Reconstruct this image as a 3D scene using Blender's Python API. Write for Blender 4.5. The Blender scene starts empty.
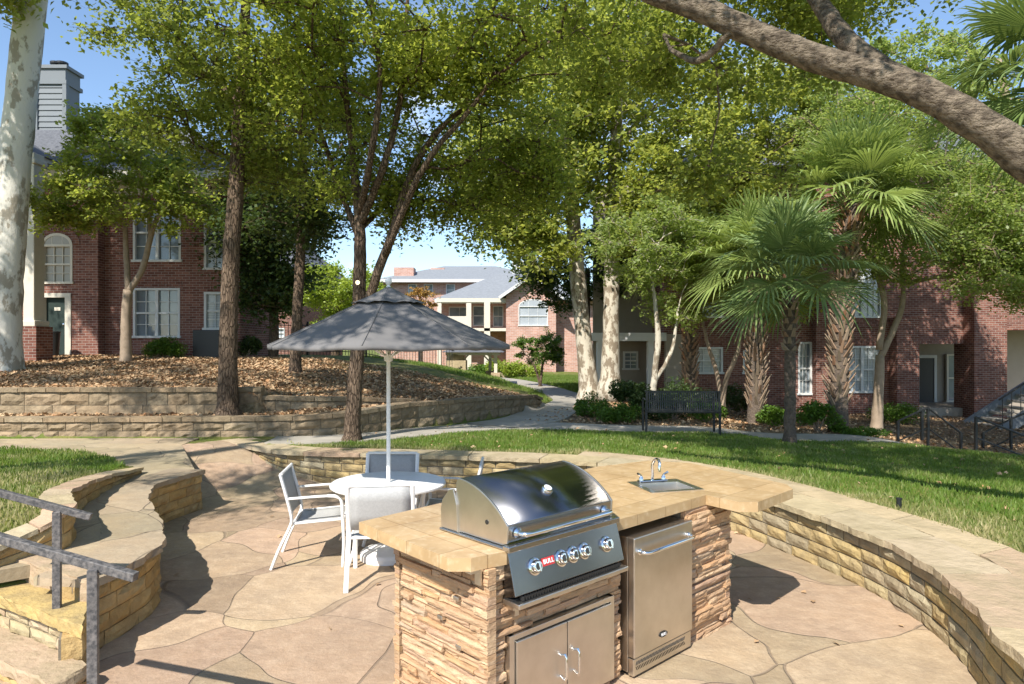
import bpy, math, random
import numpy as np
from mathutils import Vector, Matrix
from mathutils.geometry import tessellate_polygon

scene = bpy.context.scene
COL = scene.collection
R = math.radians
# ------------------------------------------------------------------ camera
H, F, CX, HV = 2.05, 680.0, 512.0, 344.0
cam_d = bpy.data.cameras.new('camera'); cam = bpy.data.objects.new('camera', cam_d)
COL.objects.link(cam)
cam.location = (0, 0, H); cam.rotation_euler = (R(90), 0, 0)
cam_d.sensor_width = 36; cam_d.lens = 36 * F / 1024
cam_d.shift_y = 2.0 / 1024; cam_d.clip_start = .05; cam_d.clip_end = 2000
scene.camera = cam
# ------------------------------------------------------------------ light
SUN_EL, SUN_AZ = 47.0, 26.0                      # light travels towards +x,+y
dirx, diry = math.sin(R(SUN_AZ)), math.cos(R(SUN_AZ))
ce = math.cos(R(SUN_EL)); se = math.sin(R(SUN_EL))
ld = Vector((dirx * ce, diry * ce, -se))
sd = bpy.data.lights.new('sun', 'SUN'); sun = bpy.data.objects.new('sun', sd); COL.objects.link(sun)
sd.energy = 4.9; sd.angle = R(.53); sd.color = (1, .95, .87)
sun.rotation_euler = ld.to_track_quat('-Z', 'Y').to_euler()
sun.location = (-8, -16, 20)
world = bpy.data.worlds.new('World'); scene.world = world; world.use_nodes = True
wn = world.node_tree; wn.nodes.clear()
def _n(nt, t, **k):
    n = nt.nodes.new(t)
    for a, b in k.items(): setattr(n, a, b)
    return n
wo = _n(wn, 'ShaderNodeOutputWorld'); bg = _n(wn, 'ShaderNodeBackground')
sky = _n(wn, 'ShaderNodeTexSky', sky_type='NISHITA', sun_disc=False)
sky.sun_elevation = R(SUN_EL); sky.sun_rotation = math.atan2(-dirx, -diry)
sky.air_density = 1.0; sky.dust_density = .2; sky.ozone_density = 2.6
tc = _n(wn, 'ShaderNodeTexCoord'); mp = _n(wn, 'ShaderNodeMapping'); mp.inputs['Scale'].default_value = (1, 1, 2.6)
cn = _n(wn, 'ShaderNodeTexNoise'); cn.inputs['Scale'].default_value = 2.3; cn.inputs['Detail'].default_value = 8
cn.inputs['Roughness'].default_value = .58
cr = _n(wn, 'ShaderNodeValToRGB'); cr.color_ramp.elements[0].position = .57; cr.color_ramp.elements[1].position = .80
mx = _n(wn, 'ShaderNodeMix', data_type='RGBA'); mx.inputs['B'].default_value = (9.5, 9.8, 10.2, 1)
L = wn.links.new
L(tc.outputs['Generated'], mp.inputs[0]); L(mp.outputs[0], cn.inputs['Vector']); L(cn.outputs[0], cr.inputs[0])
L(cr.outputs[0], mx.inputs['Factor']); L(sky.outputs[0], mx.inputs['A']); L(mx.outputs['Result'], bg.inputs[0])
L(bg.outputs[0], wo.inputs[0]); bg.inputs[1].default_value = .135
scene.view_settings.view_transform = 'Standard'; scene.view_settings.look = 'None'
scene.view_settings.exposure = .72; scene.view_settings.gamma = 1
scene.render.engine = 'CYCLES'
scene.cycles.max_bounces = 8; scene.cycles.transparent_max_bounces = 6
scene.cycles.diffuse_bounces = 4

# ------------------------------------------------------------------ helpers
def P(u, v, z=0.0):
    """point of height z seen at photo position (u, v)"""
    D = (H - z) * F / (v - HV)
    return ((u - CX) / F * D, D, z)
def Q(u, v, D):
    """point at distance D seen at (u, v)"""
    return ((u - CX) / F * D, D, H - (v - HV) / F * D)

def mat(name, col=(.5, .5, .5), rough=.6, metal=0, spec=.5, noise=None, bump=None, isl=None, coat=0, emis=None, stretch=None, edge=(.38, .66), crack=None):
    """noise=(scale, amount, colour2[, detail]); bump=(scale, strength, dist); isl = list of colours picked per stone or leaf"""
    m = bpy.data.materials.new(name); m.use_nodes = True
    nt = m.node_tree; b = nt.nodes['Principled BSDF']
    b.inputs['Roughness'].default_value = rough; b.inputs['Metallic'].default_value = metal
    b.inputs['Specular IOR Level'].default_value = spec
    b.inputs['Base Color'].default_value = (*col, 1)
    if coat: b.inputs['Coat Weight'].default_value = coat
    ln = nt.links.new
    tcn = _n(nt, 'ShaderNodeTexCoord'); src = None
    vec = tcn.outputs['Object']
    if stretch:
        mpn = _n(nt, 'ShaderNodeMapping'); mpn.inputs['Scale'].default_value = stretch; ln(vec, mpn.inputs[0]); vec = mpn.outputs[0]
    if isl:
        g = _n(nt, 'ShaderNodeNewGeometry'); r = _n(nt, 'ShaderNodeValToRGB')
        r.color_ramp.interpolation = 'LINEAR'
        el = r.color_ramp.elements
        while len(el) < len(isl): el.new(.5)
        for i, c in enumerate(isl):
            el[i].position = i / (len(isl) - 1); el[i].color = (*c, 1)
        ln(g.outputs['Random Per Island'], r.inputs[0]); src = r.outputs[0]
    if noise:
        sc, am, c2 = noise[:3]
        n = _n(nt, 'ShaderNodeTexNoise'); n.inputs['Scale'].default_value = sc
        n.inputs['Detail'].default_value = noise[3] if len(noise) > 3 else 6
        n.inputs['Roughness'].default_value = .65
        ln(vec, n.inputs['Vector'])
        rr = _n(nt, 'ShaderNodeMapRange'); rr.inputs[1].default_value = edge[0]; rr.inputs[2].default_value = edge[1]
        rr.inputs[4].default_value = am; ln(n.outputs[0], rr.inputs[0])
        mxn = _n(nt, 'ShaderNodeMix', data_type='RGBA'); mxn.inputs['A'].default_value = (*col, 1)
        mxn.inputs['B'].default_value = (*c2, 1); ln(rr.outputs[0], mxn.inputs['Factor'])
        if src: ln(src, mxn.inputs['A'])
        src = mxn.outputs['Result']
    ck = None
    if crack:      # (scale, colour): furrows between bark plates or cracks in stone
        nz = _n(nt, 'ShaderNodeTexNoise'); nz.inputs['Scale'].default_value = crack[0] * .8; ln(vec, nz.inputs['Vector'])
        vm = _n(nt, 'ShaderNodeVectorMath', operation='SCALE'); vm.inputs['Scale'].default_value = .9 / crack[0]; ln(nz.outputs['Color'], vm.inputs[0])
        va = _n(nt, 'ShaderNodeVectorMath', operation='ADD'); ln(vec, va.inputs[0]); ln(vm.outputs[0], va.inputs[1])
        vo = _n(nt, 'ShaderNodeTexVoronoi', feature='DISTANCE_TO_EDGE'); vo.inputs['Scale'].default_value = crack[0]; ln(va.outputs[0], vo.inputs['Vector'])
        cm = _n(nt, 'ShaderNodeMapRange'); cm.inputs[1].default_value = .01; cm.inputs[2].default_value = .13; cm.inputs[3].default_value = 1; cm.inputs[4].default_value = 0; ln(vo.outputs['Distance'], cm.inputs[0]); ck = cm.outputs[0]
        mk = _n(nt, 'ShaderNodeMix', data_type='RGBA'); ml = _n(nt, 'ShaderNodeMath', operation='MULTIPLY'); ml.inputs[1].default_value = .75; ln(ck, ml.inputs[0]); ln(ml.outputs[0], mk.inputs['Factor'])
        mk.inputs['A'].default_value = (*col, 1); mk.inputs['B'].default_value = (*crack[1], 1)
        if src: ln(src, mk.inputs['A'])
        src = mk.outputs['Result']
    if src: ln(src, b.inputs['Base Color'])
    if bump:
        n = _n(nt, 'ShaderNodeTexNoise'); n.inputs['Scale'].default_value = bump[0]; n.inputs['Detail'].default_value = 8
        n.inputs['Roughness'].default_value = .6
        ln(vec, n.inputs['Vector'])
        bb = _n(nt, 'ShaderNodeBump'); bb.inputs['Strength'].default_value = bump[1]; bb.inputs['Distance'].default_value = bump[2]
        ln(n.outputs[0], bb.inputs['Height']); ln(bb.outputs[0], b.inputs['Normal'])
        if ck:
            b3 = _n(nt, 'ShaderNodeBump'); b3.invert = True; b3.inputs['Strength'].default_value = 1; b3.inputs['Distance'].default_value = .02
            ln(ck, b3.inputs['Height']); ln(bb.outputs[0], b3.inputs['Normal']); ln(b3.outputs[0], b.inputs['Normal'])
    if emis:
        b.inputs['Emission Color'].default_value = (*emis[0], 1); b.inputs['Emission Strength'].default_value = emis[1]
    return m

def leaf_mat(name, cols, tcol, tw=.4, rough=.45):
    m = mat(name, cols[0], rough, isl=cols, spec=.35)
    nt = m.node_tree; b = nt.nodes['Principled BSDF']; o = nt.nodes['Material Output']
    t = _n(nt, 'ShaderNodeBsdfTranslucent'); t.inputs[0].default_value = (*tcol, 1)
    s = _n(nt, 'ShaderNodeMixShader'); s.inputs[0].default_value = tw
    nt.links.new(b.outputs[0], s.inputs[1]); nt.links.new(t.outputs[0], s.inputs[2]); nt.links.new(s.outputs[0], o.inputs[0])
    return m

def brick_mat(name, c1, c2, mortar, scale=1.0):
    m = mat(name, c1, .85, spec=.2); nt = m.node_tree; b = nt.nodes['Principled BSDF']; ln = nt.links.new
    t = _n(nt, 'ShaderNodeTexCoord'); s = _n(nt, 'ShaderNodeSeparateXYZ'); a = _n(nt, 'ShaderNodeMath', operation='ADD')
    c = _n(nt, 'ShaderNodeCombineXYZ'); br = _n(nt, 'ShaderNodeTexBrick')
    ln(t.outputs['Object'], s.inputs[0]); ln(s.outputs[0], a.inputs[0]); ln(s.outputs[1], a.inputs[1])
    ln(a.outputs[0], c.inputs[0]); ln(s.outputs[2], c.inputs[1]); ln(c.outputs[0], br.inputs['Vector'])
    br.inputs['Scale'].default_value = 1; br.inputs['Brick Width'].default_value = .215 * scale; br.inputs['Row Height'].default_value = .076 * scale
    br.inputs['Mortar Size'].default_value = .006 * scale; br.inputs['Color1'].default_value = (*c1, 1); br.inputs['Color2'].default_value = (*c2, 1)
    br.inputs['Mortar'].default_value = (*mortar, 1); br.inputs['Bias'].default_value = -.1
    n = _n(nt, 'ShaderNodeTexNoise'); n.inputs['Scale'].default_value = 1.3; n.inputs['Detail'].default_value = 5
    hs = _n(nt, 'ShaderNodeHueSaturation'); rr = _n(nt, 'ShaderNodeMapRange'); rr.inputs[3].default_value = .7; rr.inputs[4].default_value = 1.3
    ln(t.outputs['Object'], n.inputs['Vector']); ln(n.outputs[0], rr.inputs[0]); ln(rr.outputs[0], hs.inputs['Value'])
    ln(br.outputs['Color'], hs.inputs['Color']); ln(hs.outputs[0], b.inputs['Base Color'])
    bp = _n(nt, 'ShaderNodeBump'); bp.invert = True; bp.inputs['Strength'].default_value = .6; bp.inputs['Distance'].default_value = .01
    ln(br.outputs['Fac'], bp.inputs['Height']); ln(bp.outputs[0], b.inputs['Normal'])
    return m

class B:
    def __init__(s): s.v = []; s.f = []
    def add(s, vs, fs):
        o = len(s.v); s.v.extend([tuple(p) for p in vs]); s.f.extend([tuple(i + o for i in f) for f in fs])
    def hexa(s, p):
        """8 points: bottom 4 ccw, top 4 ccw"""
        s.add(p, [(3, 2, 1, 0), (4, 5, 6, 7), (0, 1, 5, 4), (1, 2, 6, 5), (2, 3, 7, 6), (3, 0, 4, 7)])
    def box(s, c, d, rz=0, M=None):
        x, y, z = d[0] / 2, d[1] / 2, d[2] / 2
        p = [(-x, -y, -z), (x, -y, -z), (x, y, -z), (-x, y, -z), (-x, -y, z), (x, -y, z), (x, y, z), (-x, y, z)]
        if M is None: M = Matrix.Rotation(rz, 3, 'Z')
        s.hexa([tuple(M @ Vector(q) + Vector(c)) for q in p])
    def bb(s, x0, x1, y0, y1, z0, z1):
        s.box(((x0 + x1) / 2, (y0 + y1) / 2, (z0 + z1) / 2), (x1 - x0, y1 - y0, z1 - z0))
    def tube(s, pts, rad, n=8, caps=True, flat=None, closed=False):
        pts = [Vector(p) for p in pts]; m = len(pts)
        if not hasattr(rad, '__len__'): rad = [rad] * m
        o = len(s.v); prev = None
        for i in range(m):
            if i == 0: t = pts[1] - pts[0]
            elif i == m - 1: t = pts[-1] - pts[-2]
            else: t = (pts[i + 1] - pts[i]).normalized() + (pts[i] - pts[i - 1]).normalized()
            t.normalize()
            if prev is None:
                a = Vector((0, 0, 1)) if abs(t.z) < .9 else Vector((1, 0, 0))
                u = t.cross(a).normalized()
            else: u = (prev - t * prev.dot(t)).normalized()
            w = t.cross(u); prev = u
            fu, fw = (1, 1) if flat is None else flat
            for k in range(n):
                an = 2 * math.pi * (k + .5) / n
                s.v.append(tuple(pts[i] + (u * math.cos(an) * fu + w * math.sin(an) * fw) * rad[i]))
        for i in range(m - 1):
            for k in range(n):
                a = o + i * n + k; b = o + i * n + (k + 1) % n
                s.f.append((a, b, b + n, a + n))
        if caps:
            s.f.append(tuple(o + k for k in reversed(range(n)))); s.f.append(tuple(o + (m - 1) * n + k for k in range(n)))
    def prism(s, poly, z0, z1):
        n = len(poly)
        a = sum(poly[i][0] * poly[(i + 1) % n][1] - poly[(i + 1) % n][0] * poly[i][1] for i in range(n))
        if a < 0: poly = poly[::-1]
        s.add([(p[0], p[1], z0) for p in poly] + [(p[0], p[1], z1) for p in poly],
              [tuple(reversed(range(n))), tuple(range(n, 2 * n))] + [(i, (i + 1) % n, n + (i + 1) % n, n + i) for i in range(n)])
    def lathe(s, prof, c=(0, 0, 0), n=24, M=None):
        o = len(s.v)
        for r, z in prof:
            for k in range(n):
                a = 2 * math.pi * k / n; q = Vector((r * math.cos(a), r * math.sin(a), z))
                if M is not None: q = M @ q
                s.v.append(tuple(q + Vector(c)))
        for i in range(len(prof) - 1):
            for k in range(n):
                a = o + i * n + k; b = o + i * n + (k + 1) % n
                s.f.append((a, b, b + n, a + n))
        if prof[0][0] > 1e-4: s.f.append(tuple(o + k for k in reversed(range(n))))
        if prof[-1][0] > 1e-4: s.f.append(tuple(o + (len(prof) - 1) * n + k for k in range(n)))

def root_loc(o):
    while o.parent: o = o.parent
    return o.location
def obj(name, b, m, parent=None, local=False, smooth=False, bevel=0, kind=None, tag=None):
    me = bpy.data.meshes.new(name)
    if isinstance(b, B): vs, fs = b.v, b.f
    else: vs, fs = b
    off = Vector((0, 0, 0)) if (local or parent is None) else root_loc(parent)
    if isinstance(vs, np.ndarray):
        vs = (vs - np.array(off)).astype(np.float32); k = fs.shape[1]
        me.vertices.add(len(vs)); me.vertices.foreach_set('co', vs.ravel())
        me.loops.add(fs.size); me.loops.foreach_set('vertex_index', fs.astype(np.int32).ravel())
        me.polygons.add(len(fs)); me.polygons.foreach_set('loop_start', np.arange(0, fs.size, k, dtype=np.int32))
        me.update(calc_edges=True)
    else:
        me.from_pydata([tuple(Vector(p) - off) for p in vs], [], fs)
    if m: me.materials.append(m)
    if smooth:
        me.polygons.foreach_set('use_smooth', [True] * len(me.polygons))
        if smooth == 'auto': me.set_sharp_from_angle(angle=R(38))
    me.update()
    o = bpy.data.objects.new(name, me); COL.objects.link(o)
    if parent: o.parent = parent
    if bevel:
        md = o.modifiers.new('bevel', 'BEVEL'); md.width = bevel; md.segments = 2; md.limit_method = 'ANGLE'; md.angle_limit = R(40)
    if kind: o['kind'] = kind
    if tag: settag(o, *tag)
    return o
def settag(o, label, cat, group=None):
    o['label'] = label; o['category'] = cat
    if group: o['group'] = group
def thing(name, label, cat, loc=(0, 0, 0), rz=0, group=None):
    o = bpy.data.objects.new(name, None); COL.objects.link(o); o.location = loc; o.rotation_euler = (0, 0, rz)
    o.empty_display_size = .1
    settag(o, label, cat, group); return o
def copy_tree(o, parent=None):
    c = o.copy(); COL.objects.link(c)
    if parent: c.parent = parent
    for ch in list(o.children): copy_tree(ch, c)
    return c
def catmull(pts, n=8):
    pts = [np.array(p, float) for p in pts]; out = []
    pp = [2 * pts[0] - pts[1]] + pts + [2 * pts[-1] - pts[-2]]
    for i in range(1, len(pp) - 2):
        p0, p1, p2, p3 = pp[i - 1:i + 3]
        for k in range(n):
            t = k / n
            out.append(.5 * (2 * p1 + (p2 - p0) * t + (2 * p0 - 5 * p1 + 4 * p2 - p3) * t * t + (3 * p1 - p0 - 3 * p2 + p3) * t ** 3))
    out.append(pts[-1]); return out
class Path:
    """arc-length parametrised plan path (extra columns interpolate too)"""
    def __init__(s, pts, n=8):
        s.p = np.array(catmull(pts, n)); d = np.linalg.norm(np.diff(s.p[:, :2], axis=0), axis=1)
        s.s = np.concatenate([[0], np.cumsum(d)]); s.len = s.s[-1]
    def at(s, t, off=0.0):
        q = [np.interp(t, s.s, s.p[:, i]) for i in range(s.p.shape[1])]
        e = .06; ax = np.interp(t - e, s.s, s.p[:, 0]); bx = np.interp(t + e, s.s, s.p[:, 0])
        ay = np.interp(t - e, s.s, s.p[:, 1]); by = np.interp(t + e, s.s, s.p[:, 1])
        l = math.hypot(bx - ax, by - ay) or 1
        nx, ny = -(by - ay) / l, (bx - ax) / l           # left-hand normal
        q[0] += nx * off; q[1] += ny * off; return q
def inpoly(x, y, poly):
    x = np.asarray(x); y = np.asarray(y); r = np.zeros(x.shape, bool); n = len(poly)
    for i in range(n):
        x1, y1 = poly[i][:2]; x2, y2 = poly[(i + 1) % n][:2]
        if y1 == y2: continue
        c = ((y1 > y) != (y2 > y)) & (x < (x2 - x1) * (y - y1) / (y2 - y1) + x1); r ^= c
    return r
def sstep(t): t = np.clip(t, 0, 1); return t * t * (3 - 2 * t)

# ------------------------------------------------------------------ layout
RING = Path([(2.1, .6), (2.4, 2.5), (2.62, 3.55), (2.9, 4.4), (3.0, 5.1), (2.93, 5.8), (2.7, 6.63), (2.3, 7.7), (1.65, 8.6), (.65, 9.2), (-.71, 9.5), (-2.0, 9.7), (-3.3, 9.95), (-4.0, 10.45), (-4.7, 11.1)])
WZ = .49
A1 = P(84, 624, .36); A0 = P(-60, 572, .36)
dA = (Vector(A0) - Vector(A1)).normalized(); nA = Vector((dA.y, -dA.x, 0))      # edge direction of the treads and the way up
if nA.y < 0: nA = -nA
def off(p, a, n): q = Vector(p) + dA * a + nA * n; return (q.x, q.y)
LIN = Path([off(A1, .36, .22), P(125, 564, WZ)[:2], P(154, 547, WZ)[:2], P(159, 527, WZ)[:2], P(146, 500, WZ)[:2], P(149, 488, WZ)[:2], P(166, 480, WZ)[:2], P(203, 469.5, WZ)[:2]])
LOUT_PX = [(-60, 570, .58), (0, 545, .64), (40, 527, .70), (62, 513, .77), (74, 503, .8), (68, 494, .77), (77, 486, .74), (104, 476, .66), (143, 467, .56)]
LOUT = Path([(P(*q)[0], P(*q)[1], q[2]) for q in LOUT_PX])
rin = [RING.at(t)[:2] for t in np.linspace(0, RING.len, 80)]
rmid = [RING.at(t, -.2)[:2] for t in np.linspace(0, RING.len, 80)]
lin = [LIN.at(t)[:2] for t in np.linspace(0, LIN.len, 40)]
lmid = [LIN.at(t, .12)[:2] for t in np.linspace(0, LIN.len, 40)]
ENTRY = (-5.1, 10.5)
PATIO = rmid + [ENTRY] + lmid[::-1] + [off(A1, .45, .28), off(A1, 1.1, .2), (-4.4, 4.3), (-6, 3.5), (-6, -8), (2.1, -8)]
WALK = lmid + [ENTRY, (-5.2, 11.3), (-16, 11.0), (-16, 10.2), (-8, 10.1), (-6.2, 9.8), (-5.4, 9.2)] + [LOUT.at(t, .1)[:2] for t in np.linspace(LOUT.len, 0, 40)] + [off(A1, 1.05, .22), off(A1, .42, .24)]
# retaining wall plan lines
RW1 = Path([(-16, 11.35), (-8.5, 11.35), (-4.5, 11.45), (-3.2, 11.6), (-2.2, 12.6), (-.55, 15.0), (.57, 17.0), (.8, 18.2)])
RW2 = Path([(-16, 12.15), (-8.5, 12.15), (-6, 12.2), (-4.55, 12.35)])
RW3 = Path([(-4.6, 12.45), (-3.6, 12.6), (-2.6, 13.2), (-1.9, 14.0)])
_r1 = np.array([RW1.at(t)[:2] for t in np.linspace(0, RW1.len, 120)])
HILL = [(-70, 11.5)] + [tuple(p + np.array([0, .12])) for p in _r1] + [(.5, 21), (-2, 33), (-70, 45)]
CP = np.array([(-12, 2, .7), (-6, 2, .6), (-4.6, 4.6, .6), (-5, 5.6, .72), (-8, 6, .72), (-5.2, 7, .62), (-6, 9, .5), (-12, 9.5, .5), (-12, 11, .5), (-5, 10.8, .49), (-3, 10.8, .48), (-1, 11, .47), (0, 10.3, .47), (3.3, 8, .46),
 (4, 6, .46), (4.2, 3, .46), (7, 6, .42), (3, -3, .46), (3, 11, .42), (7, 10.5, .25), (3, 13.4, .35), (0, 13.9, .4), (6, 13.4, .18), (10, 13.4, -.25), (14, 13.4, -.5), (10, 8, .2), (14, 6, .1),
 (.8, 17, .4), (3, 18, .3), (8, 18, -.2), (12, 18, -.6), (4, 24, .15), (10, 24, -.5), (18, 24, -.6), (1, 30, .15), (0, 50, 0), (10, 50, -.2), (-12, 50, .2), (25, 50, -.5), (0, 100, 0), (-60, 60, .5), (60, 60, -.5), (60, 5, 0), (-60, 5, .8)])
def ground0(x, y):
    x = np.asarray(x, float); y = np.asarray(y, float); w = 0; s = 0
    for cx, cy, cz in CP:
        k = 1 / ((x - cx) ** 2 + (y - cy) ** 2 + .6) ** 1.7
        w = w + k; s = s + k * cz
    return s / w
def hillz(x, y):
    ly = np.interp(x, _r1[:, 0], _r1[:, 1])
    Ht = np.interp(x, [-12, -6, -3, -1.2, .3, .8], [1.68, 1.60, 1.27, .92, .62, .5])
    z0 = np.interp(x, [-6, -4.6, -3.2, -.5, .8], [.78, .78, .86, .82, .45])
    d = y - ly
    strip = z0 + 0 * d
    hi = np.interp(x, [-5, -4.2, -3, -1.8], [1.2, 1.0, .98, .84])
    u2 = np.interp(x, [-4.6, -4.5, -2.6, -1.9], [12.27, 12.55, 13.3, 14.1])
    top = hi + (Ht - hi) * sstep((y - u2) / 8.5)
    z = np.where((y > u2) & (x < -1.8), top, np.where(x >= -1.8, z0 + (Ht - z0) * sstep(d / 5), strip))
    return z
def terr(x, y):
    x = np.asarray(x, float); y = np.asarray(y, float)
    g = ground0(x, y); h = hillz(x, y)
    fall = sstep((y - 27 + .4 * np.clip(x + 8, 0, 10)) / 9) * np.where(x > -14, 1, 0)
    h = h + (ground0(x, y) - h) * fall
    m = inpoly(x, y, HILL)
    return np.where(m, h, g)
def patio_z(x, y):
    t = ((np.asarray(x) + 3.6) * -.55 + (np.asarray(y) - 8.7) * .83) / 2.3
    return .485 * sstep(t)
# ------------------------------------------------------------------ materials
M = {}
M['soil'] = None
def ground_mat():
    m = mat('ground', (.06, .09, .02), .95, spec=.1); nt = m.node_tree; b = nt.nodes['Principled BSDF']; ln = nt.links.new
    t = _n(nt, 'ShaderNodeTexCoord'); at = _n(nt, 'ShaderNodeAttribute', attribute_name='mulch')
    def noise(s, lo, hi, c1, c2, det=6):
        n = _n(nt, 'ShaderNodeTexNoise'); n.inputs['Scale'].default_value = s; n.inputs['Detail'].default_value = det
        ln(t.outputs['Object'], n.inputs['Vector'])
        r = _n(nt, 'ShaderNodeMapRange'); r.inputs[1].default_value = lo; r.inputs[2].default_value = hi
        ln(n.outputs[0], r.inputs[0])
        mm = _n(nt, 'ShaderNodeMix', data_type='RGBA'); mm.inputs['A'].default_value = (*c1, 1); mm.inputs['B'].default_value = (*c2, 1)
        ln(r.outputs[0], mm.inputs['Factor']); return mm.outputs['Result']
    g = noise(2.2, .35, .7, (.085, .13, .022), (.20, .19, .06))
    d = noise(14, .35, .65, (.13, .085, .05), (.32, .23, .145), 8)
    mm = _n(nt, 'ShaderNodeMix', data_type='RGBA'); ln(at.outputs['Fac'], mm.inputs['Factor']); ln(g, mm.inputs['A']); ln(d, mm.inputs['B'])
    ln(mm.outputs['Result'], b.inputs['Base Color'])
    n = _n(nt, 'ShaderNodeTexNoise'); n.inputs['Scale'].default_value = 25; n.inputs['Detail'].default_value = 8
    ln(t.outputs['Object'], n.inputs['Vector'])
    bp = _n(nt, 'ShaderNodeBump'); bp.inputs['Strength'].default_value = .8; bp.inputs['Distance'].default_value = .04
    ln(n.outputs[0], bp.inputs['Height']); ln(bp.outputs[0], b.inputs['Normal'])
    return m
M['ground'] = ground_mat()

def slab_mat(name, ca, cb, cc, line, cell=1.0, lw=.012, warp=.35, rnd=.25, bumps=.5, rough=.7, linewt=1.0):
    """stamped concrete / flagstone paving: warped cells with tooled joints"""
    m = mat(name, ca, rough, spec=.3); nt = m.node_tree; b = nt.nodes['Principled BSDF']; ln = nt.links.new
    t = _n(nt, 'ShaderNodeTexCoord')
    def noise(s, det=5, ro=.6):
        n = _n(nt, 'ShaderNodeTexNoise'); n.inputs['Scale'].default_value = s; n.inputs['Detail'].default_value = det; n.inputs['Roughness'].default_value = ro
        ln(t.outputs['Object'], n.inputs['Vector']); return n
    def rng(s, a, c, d=0, e=1):
        r = _n(nt, 'ShaderNodeMapRange'); r.inputs[1].default_value = a; r.inputs[2].default_value = c; r.inputs[3].default_value = d; r.inputs[4].default_value = e
        ln(s, r.inputs[0]); return r.outputs[0]
    def mix(f, a, c, mode='MIX'):
        k = _n(nt, 'ShaderNodeMix', data_type='RGBA', blend_type=mode)
        if isinstance(f, float): k.inputs['Factor'].default_value = f
        else: ln(f, k.inputs['Factor'])
        for nm, q in (('A', a), ('B', c)):
            if isinstance(q, tuple): k.inputs[nm].default_value = (*q, 1)
            else: ln(q, k.inputs[nm])
        return k.outputs['Result']
    w = noise(1.25 / cell, 1, .3); sub = _n(nt, 'ShaderNodeVectorMath', operation='SUBTRACT'); sub.inputs[1].default_value = (.5, .5, .5)
    ln(w.outputs['Color'], sub.inputs[0])
    sc = _n(nt, 'ShaderNodeVectorMath', operation='SCALE'); sc.inputs['Scale'].default_value = warp * cell * 2; ln(sub.outputs[0], sc.inputs[0])
    ad = _n(nt, 'ShaderNodeVectorMath', operation='ADD'); ln(t.outputs['Object'], ad.inputs[0]); ln(sc.outputs[0], ad.inputs[1])
    fl = _n(nt, 'ShaderNodeVectorMath', operation='MULTIPLY'); fl.inputs[1].default_value = (1, 1, 0); ln(ad.outputs[0], fl.inputs[0])
    vo = _n(nt, 'ShaderNodeTexVoronoi', feature='DISTANCE_TO_EDGE'); vo.inputs['Scale'].default_value = 1 / cell; ln(fl.outputs[0], vo.inputs['Vector'])
    vc = _n(nt, 'ShaderNodeTexVoronoi', feature='F1'); vc.inputs['Scale'].default_value = 1 / cell; ln(fl.outputs[0], vc.inputs['Vector'])
    lm = rng(vo.outputs['Distance'], lw * .35 / cell, lw / cell, 1, 0)
    gate = rng(noise(.9).outputs[0], .30, .52, .25, 1)
    mu = _n(nt, 'ShaderNodeMath', operation='MULTIPLY'); ln(lm, mu.inputs[0]); ln(gate, mu.inputs[1])
    mw = _n(nt, 'ShaderNodeMath', operation='MULTIPLY'); ln(mu.outputs[0], mw.inputs[0]); mw.inputs[1].default_value = linewt
    c = mix(rng(noise(1.1, 8, .7).outputs[0], .38, .62), ca, cb)
    c = mix(rng(noise(7, 8, .7).outputs[0], .45, .72, 0, .7), c, cc)
    sx = _n(nt, 'ShaderNodeSeparateColor'); ln(vc.outputs['Color'], sx.inputs[0])
    hs = _n(nt, 'ShaderNodeHueSaturation'); ln(rng(sx.outputs[0], 0, 1, 1 - rnd, 1 + rnd), hs.inputs['Value'])
    ln(rng(sx.outputs[1], 0, 1, .5 - rnd * .06, .5 + rnd * .06), hs.inputs['Hue']); ln(c, hs.inputs['Color'])
    c = mix(rng(noise(45, 6, .7).outputs[0], .35, .7, 0, .35), hs.outputs[0], tuple(x * .5 for x in ca))
    c = mix(mw.outputs[0], c, line)
    ln(c, b.inputs['Base Color'])
    n1 = noise(5, 9, .68); bp = _n(nt, 'ShaderNodeBump'); bp.inputs['Strength'].default_value = bumps; bp.inputs['Distance'].default_value = .035
    ln(n1.outputs[0], bp.inputs['Height'])
    b2 = _n(nt, 'ShaderNodeBump'); b2.invert = True; b2.inputs['Strength'].default_value = .9; b2.inputs['Distance'].default_value = .012
    ln(mw.outputs[0], b2.inputs['Height']); ln(bp.outputs[0], b2.inputs['Normal']); ln(b2.outputs[0], b.inputs['Normal'])
    return m
M['patio'] = slab_mat('stamped concrete', (.43, .31, .20), (.325, .24, .165), (.52, .40, .275), (.19, .145, .105), cell=.86, lw=.0075, warp=.42, rnd=.2, bumps=.7, linewt=.7)
M['walk'] = slab_mat('walk paving', (.39, .30, .19), (.31, .255, .175), (.45, .37, .25), (.19, .15, .11), cell=1.0, lw=.007, warp=.4, rnd=.14, bumps=.5, linewt=.8)
M['path'] = mat('path concrete', (.37, .335, .28), .85, noise=(2, .8, (.25, .23, .19), 9), bump=(40, .3, .004))
M['sand'] = mat('wall stone', isl=[(.36, .26, .12), (.46, .34, .16), (.40, .33, .19), (.50, .36, .14), (.33, .27, .18), (.44, .38, .25)], noise=(6, .7, (.22, .17, .10), 10), rough=.85, spec=.2, bump=(28, 1, .014))
M['amber'] = mat('amber stone', isl=[(.42, .27, .10), (.50, .34, .14), (.36, .25, .12), (.54, .38, .17)], noise=(6, .7, (.26, .165, .07), 10), rough=.85, spec=.2, bump=(28, 1, .014))
M['cap'] = mat('flagstone', isl=[(.44, .35, .22), (.50, .39, .24), (.40, .34, .23), (.47, .37, .25), (.42, .28, .19), (.52, .42, .27), (.40, .33, .19)], noise=(3.5, .75, (.29, .235, .14), 10), rough=.8, spec=.25, bump=(14, 1, .02))
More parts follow.
